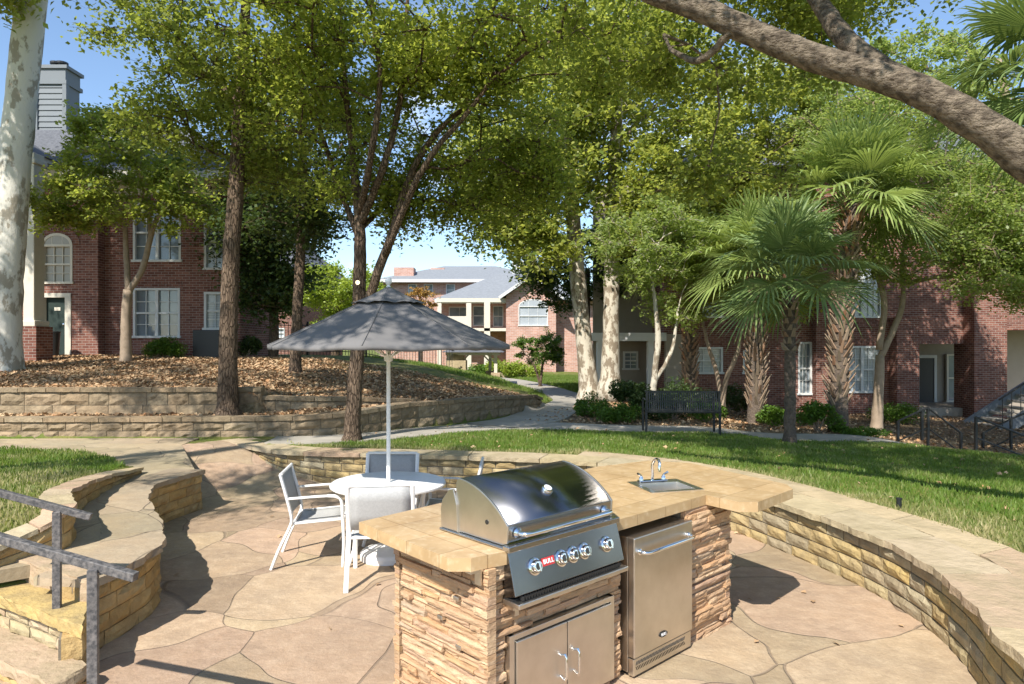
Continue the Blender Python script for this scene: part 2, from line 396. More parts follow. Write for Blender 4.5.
M['rblock'] = mat('retaining block', isl=[(.29, .21, .13), (.36, .27, .175), (.25, .19, .12), (.38, .30, .20)], noise=(7, .75, (.17, .13, .085)), rough=.95, spec=.1, bump=(22, 1, .02))
M['mortar'] = mat('mortar', (.20, .17, .125), .95, spec=.1, noise=(20, .5, (.2, .17, .13)), bump=(50, .6, .01))
M['veneer'] = mat('ledge stone', isl=[(.50, .30, .155), (.56, .37, .215), (.40, .25, .145), (.62, .44, .27), (.46, .30, .20), (.54, .34, .17), (.43, .33, .23)], noise=(10, .6, (.33, .215, .13), 9), rough=.8, spec=.2, bump=(30, 1, .012), stretch=(1, 1, 2.2))
M['steel'] = mat('brushed steel', (.50, .50, .50), .22, 1, noise=(3, .5, (.50, .49, .47)))
M['steel2'] = mat('dull steel', (.70, .66, .60), .34, 1, noise=(4, .7, (.56, .52, .46), 9))
def brushed(m, axis):
    nt = m.node_tree; b = nt.nodes['Principled BSDF']; t = _n(nt, 'ShaderNodeTexCoord'); mp_ = _n(nt, 'ShaderNodeMapping')
    mp_.inputs['Scale'].default_value = axis; n = _n(nt, 'ShaderNodeTexNoise'); n.inputs['Scale'].default_value = 30; n.inputs['Detail'].default_value = 4
    bp = _n(nt, 'ShaderNodeBump'); bp.inputs['Strength'].default_value = .12; bp.inputs['Distance'].default_value = .002
    nt.links.new(t.outputs['Object'], mp_.inputs[0]); nt.links.new(mp_.outputs[0], n.inputs['Vector']); nt.links.new(n.outputs[0], bp.inputs['Height']); nt.links.new(bp.outputs[0], b.inputs['Normal'])
brushed(M['steel'], (.3, 8, 8)); brushed(M['steel2'], (8, 8, .3))
M['steel3'] = mat('steel with painted dark reflection', (.25, .25, .26), .22, 1, noise=(3, .6, (.18, .18, .19), 9))  # same brushed steel, its dark reflections put into a darker base colour
M['tanblind'] = mat('window with tan blind', (.34, .31, .25), .3, noise=(1, .4, (.26, .24, .2))); brushed(M['steel3'], (.3, 8, 8))
M['chrome'] = mat('chrome', (.8, .8, .8), .08, 1)
M['black'] = mat('black plastic', (.02, .02, .02), .4)
M['red'] = mat('red badge', (.55, .03, .03), .35)
M['white'] = mat('white paint', (.84, .83, .80), .4, noise=(12, .3, (.66, .65, .61)))
M['whitetext'] = mat('white lettering', (.85, .85, .85), .4)
M['sling'] = mat('grey sling mesh', (.42, .42, .41), .75, noise=(60, .5, (.30, .30, .295)))
def tile_mat():
    m = mat('travertine', (.52, .36, .19), .42, noise=(4, .9, (.40, .26, .125), 9)); nt = m.node_tree; b = nt.nodes['Principled BSDF']; ln = nt.links.new
    src = b.inputs['Base Color'].links[0].from_socket
    t = _n(nt, 'ShaderNodeTexCoord'); br = _n(nt, 'ShaderNodeTexBrick', offset=0.0); br.inputs['Scale'].default_value = 1
    br.inputs['Brick Width'].default_value = .305; br.inputs['Row Height'].default_value = .305; br.inputs['Mortar Size'].default_value = .0035
    br.inputs['Color1'].default_value = (1, 1, 1, 1); br.inputs['Color2'].default_value = (.86, .87, .88, 1); br.inputs['Mortar'].default_value = (.62, .58, .52, 1)
    n = _n(nt, 'ShaderNodeTexNoise'); n.inputs['Scale'].default_value = 22; n.inputs['Detail'].default_value = 8; ln(t.outputs['Object'], n.inputs['Vector'])
    rr = _n(nt, 'ShaderNodeMapRange'); rr.inputs[1].default_value = .52; rr.inputs[2].default_value = .75; rr.inputs[4].default_value = .7; ln(n.outputs[0], rr.inputs[0])
    k1 = _n(nt, 'ShaderNodeMix', data_type='RGBA'); ln(rr.outputs[0], k1.inputs['Factor']); ln(src, k1.inputs['A']); k1.inputs['B'].default_value = (.62, .48, .30, 1)
    k = _n(nt, 'ShaderNodeMix', data_type='RGBA', blend_type='MULTIPLY'); k.inputs['Factor'].default_value = 1
    ln(t.outputs['Object'], br.inputs['Vector']); ln(k1.outputs['Result'], k.inputs['A']); ln(br.outputs['Color'], k.inputs['B']); ln(k.outputs['Result'], b.inputs['Base Color'])
    bp = _n(nt, 'ShaderNodeBump'); bp.invert = True; bp.inputs['Strength'].default_value = .5; bp.inputs['Distance'].default_value = .004
    ln(br.outputs['Fac'], bp.inputs['Height']); ln(bp.outputs[0], b.inputs['Normal'])
    return m
M['tile'] = tile_mat()
M['canvas'] = mat('umbrella canvas', (.17, .163, .16), .9, spec=.1, noise=(2, .4, (.13, .125, .123)), bump=(9, .25, .02))
M['rail'] = mat('chipped rail paint', (.05, .05, .053), .6, noise=(40, .55, (.30, .27, .25), 9), bump=(60, .4, .004))
M['iron'] = mat('black iron', (.015, .016, .017), .45)
M['brick'] = brick_mat('brick', (.14, .052, .038), (.26, .115, .082), (.34, .29, .25))
M['brick2'] = brick_mat('pink brick', (.42, .22, .165), (.52, .32, .25), (.52, .46, .42), 1.6)
M['trim'] = mat('cream trim', (.62, .57, .47), .6, noise=(6, .4, (.52, .47, .38)))
M['wtrim'] = mat('white trim', (.60, .60, .58), .55)
M['siding'] = mat('grey siding', (.17, .19, .205), .7, noise=(4, .3, (.14, .155, .17)))
M['tsiding'] = mat('tan siding', (.34, .29, .23), .75, noise=(4, .4, (.27, .23, .18)))
M['shingle'] = mat('roof shingle', (.13, .135, .15), .9, noise=(14, .9, (.07, .075, .085)), bump=(30, .8, .02))
M['pshingle'] = mat('pale shingle', (.22, .235, .25), .9, noise=(5, .7, (.16, .17, .185)), bump=(20, .6, .02))
M['door'] = mat('green grey door', (.035, .05, .045), .85, spec=.1)
M['darkdoor'] = mat('dark door', (.05, .045, .04), .5)
M['glass'] = mat('window glass', (.22, .26, .29), .06, spec=.8, noise=(.8, .7, (.10, .12, .14)))
M['blind'] = mat('window with blinds', (.50, .54, .57), .12, spec=.8, noise=(1.0, .7, (.34, .38, .42)))
def slats(m):
    nt = m.node_tree; b = nt.nodes['Principled BSDF']; t = _n(nt, 'ShaderNodeTexCoord'); w = _n(nt, 'ShaderNodeTexWave', wave_type='BANDS', bands_direction='Z'); w.inputs['Scale'].default_value = 5.5
    k = _n(nt, 'ShaderNodeMix', data_type='RGBA', blend_type='MULTIPLY'); k.inputs['Factor'].default_value = .35; src = b.inputs['Base Color'].links[0].from_socket
    nt.links.new(t.outputs['Object'], w.inputs['Vector']); nt.links.new(src, k.inputs['A']); nt.links.new(w.outputs['Color'], k.inputs['B']); nt.links.new(k.outputs['Result'], b.inputs['Base Color'])
slats(M['blind'])
M['bark'] = mat('brown bark', (.21, .15, .105), .95, spec=.1, noise=(9, .9, (.11, .078, .055), 9), bump=(24, 1, .04), stretch=(1, 1, .22), crack=(26, (.075, .052, .038)))
M['obark'] = mat('oak bark', (.31, .25, .185), .95, spec=.1, noise=(17, .95, (.10, .078, .058), 12), edge=(.40, .60), bump=(34, 1, .09), stretch=(.5, 1, 1))
M['sbark'] = mat('pale sycamore bark', (.62, .59, .52), .8, spec=.2, noise=(3.0, .9, (.30, .26, .20), 7), bump=(9, .6, .03), stretch=(1, 1, .5), edge=(.52, .57))
M['mbark'] = mat('mottled sycamore bark', (.50, .45, .36), .85, spec=.2, noise=(5, 1, (.22, .175, .125), 6), bump=(12, .8, .03), stretch=(1, 1, .5), edge=(.48, .54))
M['cbark'] = mat('smooth tan bark', (.32, .24, .17), .8, noise=(7, .8, (.20, .15, .10)))
M['pbark'] = mat('palm bark', (.16, .12, .09), .95, noise=(16, 1, (.08, .06, .045)), bump=(24, 1, .04))
M['boot'] = mat('palm boots', isl=[(.20, .15, .10), (.30, .22, .15), (.25, .12, .06), (.34, .27, .2)], rough=.9)
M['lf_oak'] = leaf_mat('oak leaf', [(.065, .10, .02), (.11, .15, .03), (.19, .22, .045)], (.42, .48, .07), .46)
M['lf_elm'] = leaf_mat('elm leaf', [(.08, .125, .022), (.13, .185, .034), (.24, .28, .06)], (.54, .60, .085), .5)
M['lf_syc'] = leaf_mat('sycamore leaf', [(.10, .15, .03), (.18, .23, .05), (.36, .37, .10)], (.58, .62, .11), .5)
M['lf_lime'] = leaf_mat('lime leaf', [(.16, .25, .03), (.26, .34, .05), (.34, .40, .08)], (.5, .6, .06), .4)
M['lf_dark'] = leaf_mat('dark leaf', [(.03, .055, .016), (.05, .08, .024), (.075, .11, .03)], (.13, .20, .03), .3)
M['lf_myr'] = leaf_mat('myrtle leaf', [(.11, .16, .04), (.18, .24, .07), (.28, .33, .11)], (.48, .58, .12), .48)
M['lf_shrub'] = leaf_mat('shrub leaf', [(.05, .10, .015), (.09, .17, .02), (.13, .22, .03)], (.2, .32, .03), .3)
M['lf_orange'] = leaf_mat('orange leaf', [(.36, .20, .05), (.45, .28, .08)], (.5, .3, .06), .35)
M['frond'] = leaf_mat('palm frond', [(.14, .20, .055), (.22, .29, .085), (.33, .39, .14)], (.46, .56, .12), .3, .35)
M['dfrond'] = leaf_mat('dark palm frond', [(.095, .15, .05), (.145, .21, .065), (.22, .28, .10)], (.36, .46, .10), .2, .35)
M['litter'] = mat('dry leaves', isl=[(.24, .14, .075), (.40, .26, .145), (.52, .38, .23), (.33, .17, .08), (.45, .32, .20)], rough=.9, spec=.15)
def grass_mat():
    m = leaf_mat('grass blades', [(.08, .14, .02), (.12, .20, .03), (.17, .24, .045)], (.26, .38, .04), .35, .5)
    nt = m.node_tree; b = nt.nodes['Principled BSDF']; src = b.inputs['Base Color'].links[0].from_socket
    at = _n(nt, 'ShaderNodeAttribute', attribute_name='dry'); k = _n(nt, 'ShaderNodeMix', data_type='RGBA'); k.inputs['B'].default_value = (.46, .38, .20, 1)
    nt.links.new(at.outputs['Fac'], k.inputs['Factor']); nt.links.new(src, k.inputs['A']); nt.links.new(k.outputs['Result'], b.inputs['Base Color'])
    return m
M['grass'] = grass_mat()

# ------------------------------------------------------------------ ground sheet
def axis(a, b, step, far):
    fine = list(np.arange(a, b, step)); lo = []; hi = []; x = a; s = step
    while x > far[0]: s *= 1.22; x -= s; lo.append(x)
    x = fine[-1]; s = step
    while x < far[1]: s *= 1.22; x += s; hi.append(x)
    return np.array(lo[::-1] + fine + hi)
gx = axis(-12, 12, .13, (-500, 500)); gy = axis(-1, 19, .13, (-200, 900))
X, Y = np.meshgrid(gx, gy)
Z = terr(X, Y)
rng_ = np.random.default_rng(5)
Z = Z + rng_.normal(0, .006, Z.shape)
pm = inpoly(X, Y, PATIO) | inpoly(X, Y, WALK)
Z = np.where(pm, np.where(inpoly(X, Y, WALK), WZ - .12, patio_z(X, Y) - .1), Z)
near = (np.abs(X) < 12) & (Y < 19)
nv = np.stack([X, Y, Z], -1).reshape(-1, 3); nx_ = len(gx)
ii = (np.arange(len(gy) - 1)[:, None] * nx_ + np.arange(nx_ - 1)[None]).ravel()
gf = np.stack([ii, ii + 1, ii + 1 + nx_, ii + nx_], -1)
ground = obj('ground', (nv, gf), M['ground'], kind='structure', smooth=True)
BED1 = [(.2, 14.3), (1.6, 14.15), (3.5, 14.1), (8, 14.15), (12, 14.3), (16, 15), (18, 25), (3.0, 25), (1.7, 18.5), (.6, 15.6)]
def mulch_mask(x, y):
    hl = inpoly(x, y, HILL)
    far = sstep((np.asarray(y) - 17.5 - .5 * np.clip(-5 - x, 0, 8)) / 2.5)
    m = np.where(hl, 1 - far * .8, 0)
    m = np.maximum(m, inpoly(x, y, BED1) * 1.0)
    return m
mm = mulch_mask(X, Y) + rng_.normal(0, .12, X.shape)
at_ = ground.data.attributes.new('mulch', 'FLOAT', 'POINT'); at_.data.foreach_set('value', np.clip(mm, 0, 1).astype(np.float32).ravel())

# ------------------------------------------------------------------ patio and walks
def sheet(name, poly, zf, m, step=.2):
    xs = [p[0] for p in poly]; ys = [p[1] for p in poly]
    ax = np.arange(min(xs) - step, max(xs) + step, step); ay = np.arange(min(ys) - step, max(ys) + step, step)
    XX, YY = np.meshgrid(ax, ay); ins = inpoly(XX, YY, poly); b = B(); idx = {}
    def vid(j, i):
        if (j, i) not in idx:
            idx[(j, i)] = len(b.v); b.v.append((XX[j, i], YY[j, i], float(zf(XX[j, i], YY[j, i]))))
        return idx[(j, i)]
    for j in range(len(ay) - 1):
        for i in range(len(ax) - 1):
            if ins[j, i] or ins[j + 1, i] or ins[j, i + 1] or ins[j + 1, i + 1]:
                b.f.append((vid(j, i), vid(j, i + 1), vid(j + 1, i + 1), vid(j + 1, i)))
    return obj(name, b, m, kind='structure', smooth=True)
def flat_poly(name, poly, z, m, thick=.1):
    """closed slab with a clean outline"""
    b = B(); n = len(poly)
    tri = tessellate_polygon([[Vector((p[0], p[1], 0)) for p in poly]])
    b.add([(p[0], p[1], z) for p in poly] + [(p[0], p[1], z - thick) for p in poly], [t if (Vector((poly[t[1]][0] - poly[t[0]][0], poly[t[1]][1] - poly[t[0]][1], 0)).cross(Vector((poly[t[2]][0] - poly[t[0]][0], poly[t[2]][1] - poly[t[0]][1], 0)))).z > 0 else t[::-1] for t in tri]
          + [(i, (i + 1) % n, n + (i + 1) % n, n + i) for i in range(n)])
    return obj(name, b, m, kind='structure')
PAT2 = [RING.at(t, -.12)[:2] for t in np.linspace(0, RING.len, 80)] + [ENTRY] + [LIN.at(t, .1)[:2] for t in np.linspace(LIN.len, 0, 40)] + [off(A1, .4, .15), off(A1, 1.8, .1), (-5.5, 3), (-5.5, -3), (2.1, -3)]
patio = sheet('patio', PAT2, patio_z, M['patio'], .1)
walk = flat_poly('walkway', WALK, WZ, M['walk'], .09)
def ribbon(name, pts, w, m, dz=.022):
    p = Path(pts); b = B(); n = int(p.len / .25); k = 7
    for i in range(n + 1):
        t = p.len * i / n; ww = p.at(t)[2] if p.p.shape[1] > 2 else w
        for j in range(k):
            x, y = p.at(t, -ww / 2 + ww * j / (k - 1))[:2]; b.v.append((x, y, float(terr(x, y)) + dz))
    for i in range(n):
        for j in range(k - 1):
            a = i * k + j; b.f.append((a, a + k, a + k + 1, a + 1))
    o = len(b.v)
    # kerb edges down into the soil
    for side in (0, k - 1):
        for i in range(n + 1):
            x, y, z = b.v[i * k + side]; b.v.append((x, y, z - .1))
        s0 = o
        for i in range(n):
            a = i * k + side; c = s0 + i
            b.f.append((a, c, c + 1, a + k) if side == 0 else (a, a + k, c + 1, c))
        o = len(b.v)
    return obj(name, b, m, kind='structure', smooth='auto')
ribbon('path', [(-3.9, 11.02, .75), (-3.1, 11.1, .85), (-2.2, 11.6, .95), (-1.0, 12.9, 1.2), (0, 13.6, 1.2), (2.8, 13.5, 1.0), (5.7, 13.5, 1.0), (9.8, 13.4, 1.1), (16, 13.0, 1.1)], 1.1, M['path'])
ribbon('footpath', [(-.4, 13.5), (.35, 14.6), (.95, 16.6), (1.7, 19.5), (2.0, 24), (1.2, 30), (-.5, 37), (-3, 43)], 1.3, M['path'], .034)

# ------------------------------------------------------------------ stone walls
def rock(b, fn, du, dh, rnd, nu=4, nw=3, jit=.012, ch=.012):
    """fn(s, w, d): s along 0..1, w up 0..1, d outward metres -> point. rough faced block, depth handled by d=None for the back"""
    o = len(b.v)
    for j in range(nw + 1):
        for i in range(nu + 1):
            e = i in (0, nu) or j in (0, nw)
            d = -ch if e else rnd.uniform(-jit * .3, jit)
            if e: d += rnd.uniform(-.003, .003)
            b.v.append(tuple(fn(i / nu, j / nw, d)))
    k = nu + 1
    for j in range(nw):
        for i in range(nu):
            a = o + j * k + i; b.f.append((a, a + 1, a + k + 1, a + k))
    c = len(b.v)
    cs = [o, o + nu, o + nw * k + nu, o + nw * k]
    for (s, w) in ((0, 0), (1, 0), (1, 1), (0, 1)): b.v.append(tuple(fn(s, w, None)))
    loops = [[o + i for i in range(k)], [o + j * k + nu for j in range(nw + 1)], [o + nw * k + i for i in range(k)][::-1], [o + j * k for j in range(nw + 1)][::-1]]
    for q, lp in enumerate(loops):
        b.f.append(tuple(lp[::-1] + [c + q, c + (q + 1) % 4]))
    b.f.append((c, c + 3, c + 2, c + 1))
def block_wall(parent, path, side, z0, z1, courses, blen, depth, m, seed, s0=0, s1=None, jit=.012, gap=.006, mortar=True, mm=None):
    """side = +1 blocks lie to the left of the path, face to the right. z0/z1 functions of s"""
    rnd = random.Random(seed); b = B(); s1 = s1 or path.len; core = B()
    for c in range(courses):
        s = s0 - rnd.uniform(0, blen)
        while s < s1:
            L_ = blen * rnd.uniform(.6, 1.35); a = max(s, s0); e = min(s + L_, s1)
            if e - a > .05:
                def fn(u, w, d, a=a, e=e, c=c):
                    t = a + gap / 2 + (e - a - gap) * u; zz0 = z0(t); zz1 = z1(t); hh = (zz1 - zz0) / courses
                    z = zz0 + hh * c + gap / 2 + (hh - gap) * w
                    x, y = path.at(t, side * (depth if d is None else -d))[:2]
                    return (x, y, z)
                rock(b, fn, 0, 0, rnd, jit=jit)
            s += L_
    ob = obj('stone_blocks', b, m, parent)
    if mortar:
        n = int((s1 - s0) / .12) + 1; N = 0
        for i in range(n + 1):
            t = s0 + .01 + (s1 - s0 - .02) * i / n
            for off, zz in ((.022, z0(t) - .03), (.022, z1(t) - .012), (depth + .015, z1(t) - .012), (depth + .015, z0(t) - .03)):
                x, y = path.at(t, side * off)[:2]; core.v.append((x, y, zz))
        for i in range(n):
            for k in range(4):
                a = i * 4 + k; c2 = i * 4 + (k + 1) % 4; core.f.append((a, c2, c2 + 4, a + 4))
        core.f.append((3, 2, 1, 0)); core.f.append(tuple(n * 4 + k for k in range(4)))
        obj('mortar_core', core, mm or M['mortar'], parent)
    return ob
def flag_cap(parent, path, side, zf, o0, o1, thick, seglen, m, seed, rows=1, s0=0, s1=None, rag=.014, name='cap'):
    """irregular flagstones laid along a path from offset o0 to o1 (on 'side')"""
    rnd = random.Random(seed); b = B(); s1 = s1 or path.len
    wj = lambda: rnd.uniform(-1, 1)
    for r in range(rows):
        a0 = o0 + (o1 - o0) * r / rows; a1 = o0 + (o1 - o0) * (r + 1) / rows
        s = s0; skew = 0; first = True
        if r: s = s0
        while s < s1 - .05:
            L_ = seglen * rnd.uniform(.55, 1.45); e = min(s + L_, s1)
            if s1 - e < .2: e = s1
            sk2 = 0 if e == s1 else wj() * .09
            g = .006; n = max(2, int((e - s) / .07)); dz = wj() * .003
            inner = []; outer = []
            for i in range(n + 1):
                u = i / n
                ti = s + g + (e - s - 2 * g) * u + (skew * (1 - u) + sk2 * u)
                to = s + g + (e - s - 2 * g) * u - (skew * (1 - u) + sk2 * u)
                inner.append((ti, a0 + (rag * (.55 * wj() + .7 * math.sin(ti * 9 + seed) + .5 * math.sin(ti * 23 + 2 * seed)) if r == 0 else g)))
                outer.append((to, a1 - (g if r < rows - 1 else -wj() * rag * .8)))
            poly = inner + outer[::-1]; N = len(poly)
            top = []; bot = []
            for t, of in poly:
                x, y = path.at(min(max(t, 0), path.len), side * of)[:2]; z = zf(t) + dz
                top.append((x, y, z)); x2, y2 = path.at(min(max(t, 0), path.len), side * (of + (wj() * .008)))[:2]; bot.append((x2, y2, z - thick))
            k = len(b.v); b.v += top + bot
            for i in range(n):
                b.f.append((k + i, k + i + 1, k + N - 2 - i, k + N - 1 - i)[::1] if side < 0 else (k + i + 1, k + i, k + N - 1 - i, k + N - 2 - i))
            for i in range(N):
                j = (i + 1) % N; b.f.append((k + i, k + N + i, k + N + j, k + j))
            s = e; skew = sk2
    return obj(name, b, m, parent)

rw = thing('stone_wall', 'long curved sandstone seat wall with flagstone cap around the patio, behind the grill', 'stone wall', (3.0, 5.1, 0))
cw = lambda t: float(np.interp(t, [0, 4, 7, 10, 22], [.95, .95, .85, .62, .55]))
block_wall(rw, RING, -1, lambda t: float(patio_z(*RING.at(t)[:2])) - .02, lambda t: WZ - .05, 4, .32, .25, M['sand'], 3, jit=.010, gap=.013)
zc = lambda t: WZ
flag_cap(rw, RING, -1, zc, -.045, .44, .055, .75, M['cap'], 8, 1)
flag_cap(rw, RING, -1, lambda t: WZ - .002, .45, .82, .055, .85, M['cap'], 18, 1, s0=0, s1=9.5, name='cap')
lw = thing('stone_wall', 'low amber sandstone wall in an S curve under the walkway, left of the table', 'stone wall', (-2.9, 5, 0))
block_wall(lw, LIN, 1, lambda t: float(patio_z(*LIN.at(t)[:2])) - .02, lambda t: WZ - .045, 4, .3, .22, M['amber'], 5, jit=.02)
flag_cap(lw, LIN, 1, lambda t: WZ + .004, -.035, .42, .052, 1.3, M['walk'], 9, 1, name='cap')
lo = thing('stone_wall', 'short amber stone kerb wall holding up the left lawn', 'stone wall', (-3.3, 5, .49))
block_wall(lo, LOUT, 1, lambda t: WZ - .03, lambda t: max(LOUT.at(t)[2] - .035, WZ), 2, .34, .16, M['amber'], 6, jit=.02)
flag_cap(lo, LOUT, 1, lambda t: max(LOUT.at(t)[2], WZ + .035), -.02, .2, .035, .6, M['cap'], 10, 1)
# stepped cheek at the stairs, bottom left
st = thing('stone_steps', 'sandstone steps with thick rough slab treads at the bottom left corner', 'steps', (-2.8, 4.2, 0))
def rough_slab(name, poly, z, thick, m, seed, parent, rag=.02):
    rnd = random.Random(seed); pts = []
    n = len(poly)
    for i in range(n):
        a = np.array(poly[i]); c = np.array(poly[(i + 1) % n]); k = max(1, int(np.linalg.norm(c - a) / .06))
        for j in range(k): pts.append(a + (c - a) * j / k + np.array([rnd.uniform(-1, 1), rnd.uniform(-1, 1)]) * rag * .5)
    cx, cy = np.mean(pts, axis=0); b = B(); N = len(pts)
    rings = [(1.0, z - thick), (1.012, z - thick * .6), (1.0, z - thick * .15), (.985, z)]
    for f_, zz in rings:
        for p in pts:
            b.v.append((cx + (p[0] - cx) * f_ + rnd.uniform(-.006, .006), cy + (p[1] - cy) * f_ + rnd.uniform(-.006, .006), zz + (rnd.uniform(-.004, .004) if zz < z else 0)))
    for r_ in range(3):
        for i in range(N):
            j = (i + 1) % N; b.f.append((r_ * N + i, r_ * N + j, (r_ + 1) * N + j, (r_ + 1) * N + i))
    b.f.append(tuple(3 * N + i for i in range(N))); b.f.append(tuple(reversed(range(N))))
    return obj(name, b, m, parent)
def lerp(a, b, t): return tuple(a[i] + (b[i] - a[i]) * t for i in range(len(a)))
rough_slab('tread', [off(A1, -.02, -.02), off(A1, 1.8, -.02), off(A1, 1.8, .24), off(A1, .33, .22)], .36, .075, M['sand'], 1, st, rag=.012)
rough_slab('tread', [off(A1, .34, .2), off(A1, 1.8, .2), off(A1, 1.8, .36), off(A1, .42, .33)], .505, .15, M['cap'], 2, st)
rough_slab('tread', [off(A1, -.18, -.26), off(A1, 1.8, -.26), off(A1, 1.8, .0), off(A1, -.1, -.02)], .15, .08, M['cap'], 4, st)
sp = Path([off(A1, .22, .03), off(A1, .8, .03), off(A1, 1.8, .03)])
block_wall(st, sp, -1, lambda t: .08, lambda t: .284, 2, .27, .1, M['cap'], 12, jit=.02, gap=.012)
_s0 = off(A1, .36, .22); _s1 = off(A1, .03, .02)
sp2 = Path([_s1, ((_s0[0] + _s1[0]) / 2, (_s0[1] + _s1[1]) / 2), _s0])
block_wall(st, sp2, 1, lambda t: -.02, lambda t: .284, 2, .24, .12, M['amber'], 13, jit=.02)
sp3 = Path([off(A1, -.12, -.23), off(A1, .8, -.23), off(A1, 1.8, -.23)])
block_wall(st, sp3, -1, lambda t: -.02, lambda t: .068, 1, .3, .2, M['amber'], 14, jit=.015)
# retaining walls of split-face blocks
def rwall(path, zb, zt, n, label, seed, blen=.42):
    x, y = path.at(path.len / 2)[:2]
    t = thing('retaining_wall', label, 'retaining wall', (x, y, 0), group=None)
    block_wall(t, path, 1, lambda s: zb(path.at(s)[0]), lambda s: zt(path.at(s)[0]) - .07, n, blen, .26, M['rblock'], seed, jit=.03, gap=.012)
    flag_cap(t, path, 1, lambda s: zt(path.at(s)[0]), -.03, .28, .07, blen * 1.1, M['rblock'], seed + 1, 1, rag=.006)
xt = lambda xs, zs: (lambda x: float(np.interp(x, xs, zs)))
rwall(RW1, lambda x: float(xt([-16, -3, 0, 1], [.45, .43, .36, .36])(x)), xt([-4, -2.9, -2, -.5, .6, .8], [.82, .86, .93, .88, .78, .62]), 2, 'long low retaining wall of tan blocks bordering the concrete path behind the patio', 31)
rwall(RW2, lambda x: .72, lambda x: 1.26, 2, 'upper retaining wall of big tan blocks below the mulch slope, left', 33, .5)
rwall(RW3, lambda x: .78, xt([-4.6, -3, -1.9], [1.1, 1.04, .92]), 1, 'low weathered block edging on the mulch slope behind the umbrella', 35)
# ------------------------------------------------------------------ grill island (local frame: a along the front, b to the back)
O = Vector((-.021, 3.50, 0)); av = Vector((.732, .681, 0)).normalized(); bv = Vector((-av.y, av.x, 0)); RA = math.atan2(av.y, av.x)
def W(a, b, z): q = O + av * a + bv * b; return (q.x, q.y, z)
MI = Matrix((tuple(av), tuple(bv), (0, 0, 1))).transposed()
def wbox(B_, a0, a1, b0, b1, z0, z1): B_.box(W((a0 + a1) / 2, (b0 + b1) / 2, (z0 + z1) / 2), (a1 - a0, b1 - b0, z1 - z0), M=MI)
isl = thing('grill_island', 'stone clad outdoor kitchen island with tan travertine counter top', 'outdoor kitchen', W(1.1, .5, 0))
CT = .985
GA0, GA1, GB = .0, .87, .53
outer = [P(359, 522, CT), P(448, 558, CT), P(471, 558, CT), W(-.003, -.003, CT), W(-.003, GB, CT), W(GA1 + .003, GB, CT), W(GA1 + .003, 0, CT), P(706, 495, CT), P(738, 502, CT), P(758, 502, CT), P(793, 489, CT), P(786, 484, CT), P(690, 463, CT), P(648, 460.5, CT), P(595, 467, CT)]
SK = [P(630, 482, CT), P(646.5, 493, CT), P(699, 489.5, CT), P(682, 479, CT)]
sc_ = sum((Vector(p) for p in SK), Vector()) / 4
# sink opening square to the island
skc = Vector((1.145, 5.10, 0)); sku = Vector((.96, .28, 0)).normalized(); skv = Vector((-sku.y, sku.x, 0))
def S(a, b, z): q = skc + sku * a + skv * b; return (q.x, q.y, z)
so = [S(-.18, -.17, CT), S(.18, -.17, CT), S(.18, .12, CT), S(-.18, .12, CT)]
def slab_hole(b, outer, hole, z0, z1):
    allp = [Vector(p) for p in outer] + [Vector(p) for p in hole]
    tri = tessellate_polygon([[Vector((p[0], p[1], 0)) for p in outer], [Vector((p[0], p[1], 0)) for p in hole]])
    n = len(allp); o = len(b.v)
    b.v += [(p.x, p.y, z1) for p in allp] + [(p.x, p.y, z0) for p in allp]
    for t in tri:
        a, c, d = [allp[i] for i in t]
        if (c - a).to_2d().to_3d().cross((d - a).to_2d().to_3d()).z < 0: t = t[::-1]
        b.f.append(tuple(o + i for i in t)); b.f.append(tuple(o + n + i for i in reversed(t)))
    k = len(outer)
    for i in range(k): j = (i + 1) % k; b.f.append((o + i, o + j, o + n + j, o + n + i))
    h = len(hole)
    for i in range(h): j = (i + 1) % h; b.f.append((o + k + j, o + k + i, o + n + k + i, o + n + k + j))
cb = B(); slab_hole(cb, outer, so, CT - .068, CT)
cto = obj('counter_top', cb, M['tile'], isl)
# local tile orientation: rotate texture by keeping object axes aligned with the island
def realign(o):
    me = o.data; rt = Matrix.Rotation(-RA, 4, 'Z'); me.transform(rt); o.rotation_euler = (0, 0, RA)
realign(cto)
core = B()
wbox(core, -.10, .96, .07, .76, -.02, CT - .07); wbox(core, 1.60, 2.18, .04, .86, -.02, CT - .07); wbox(core, .9, 2.0, .45, .86, -.02, CT - .07)
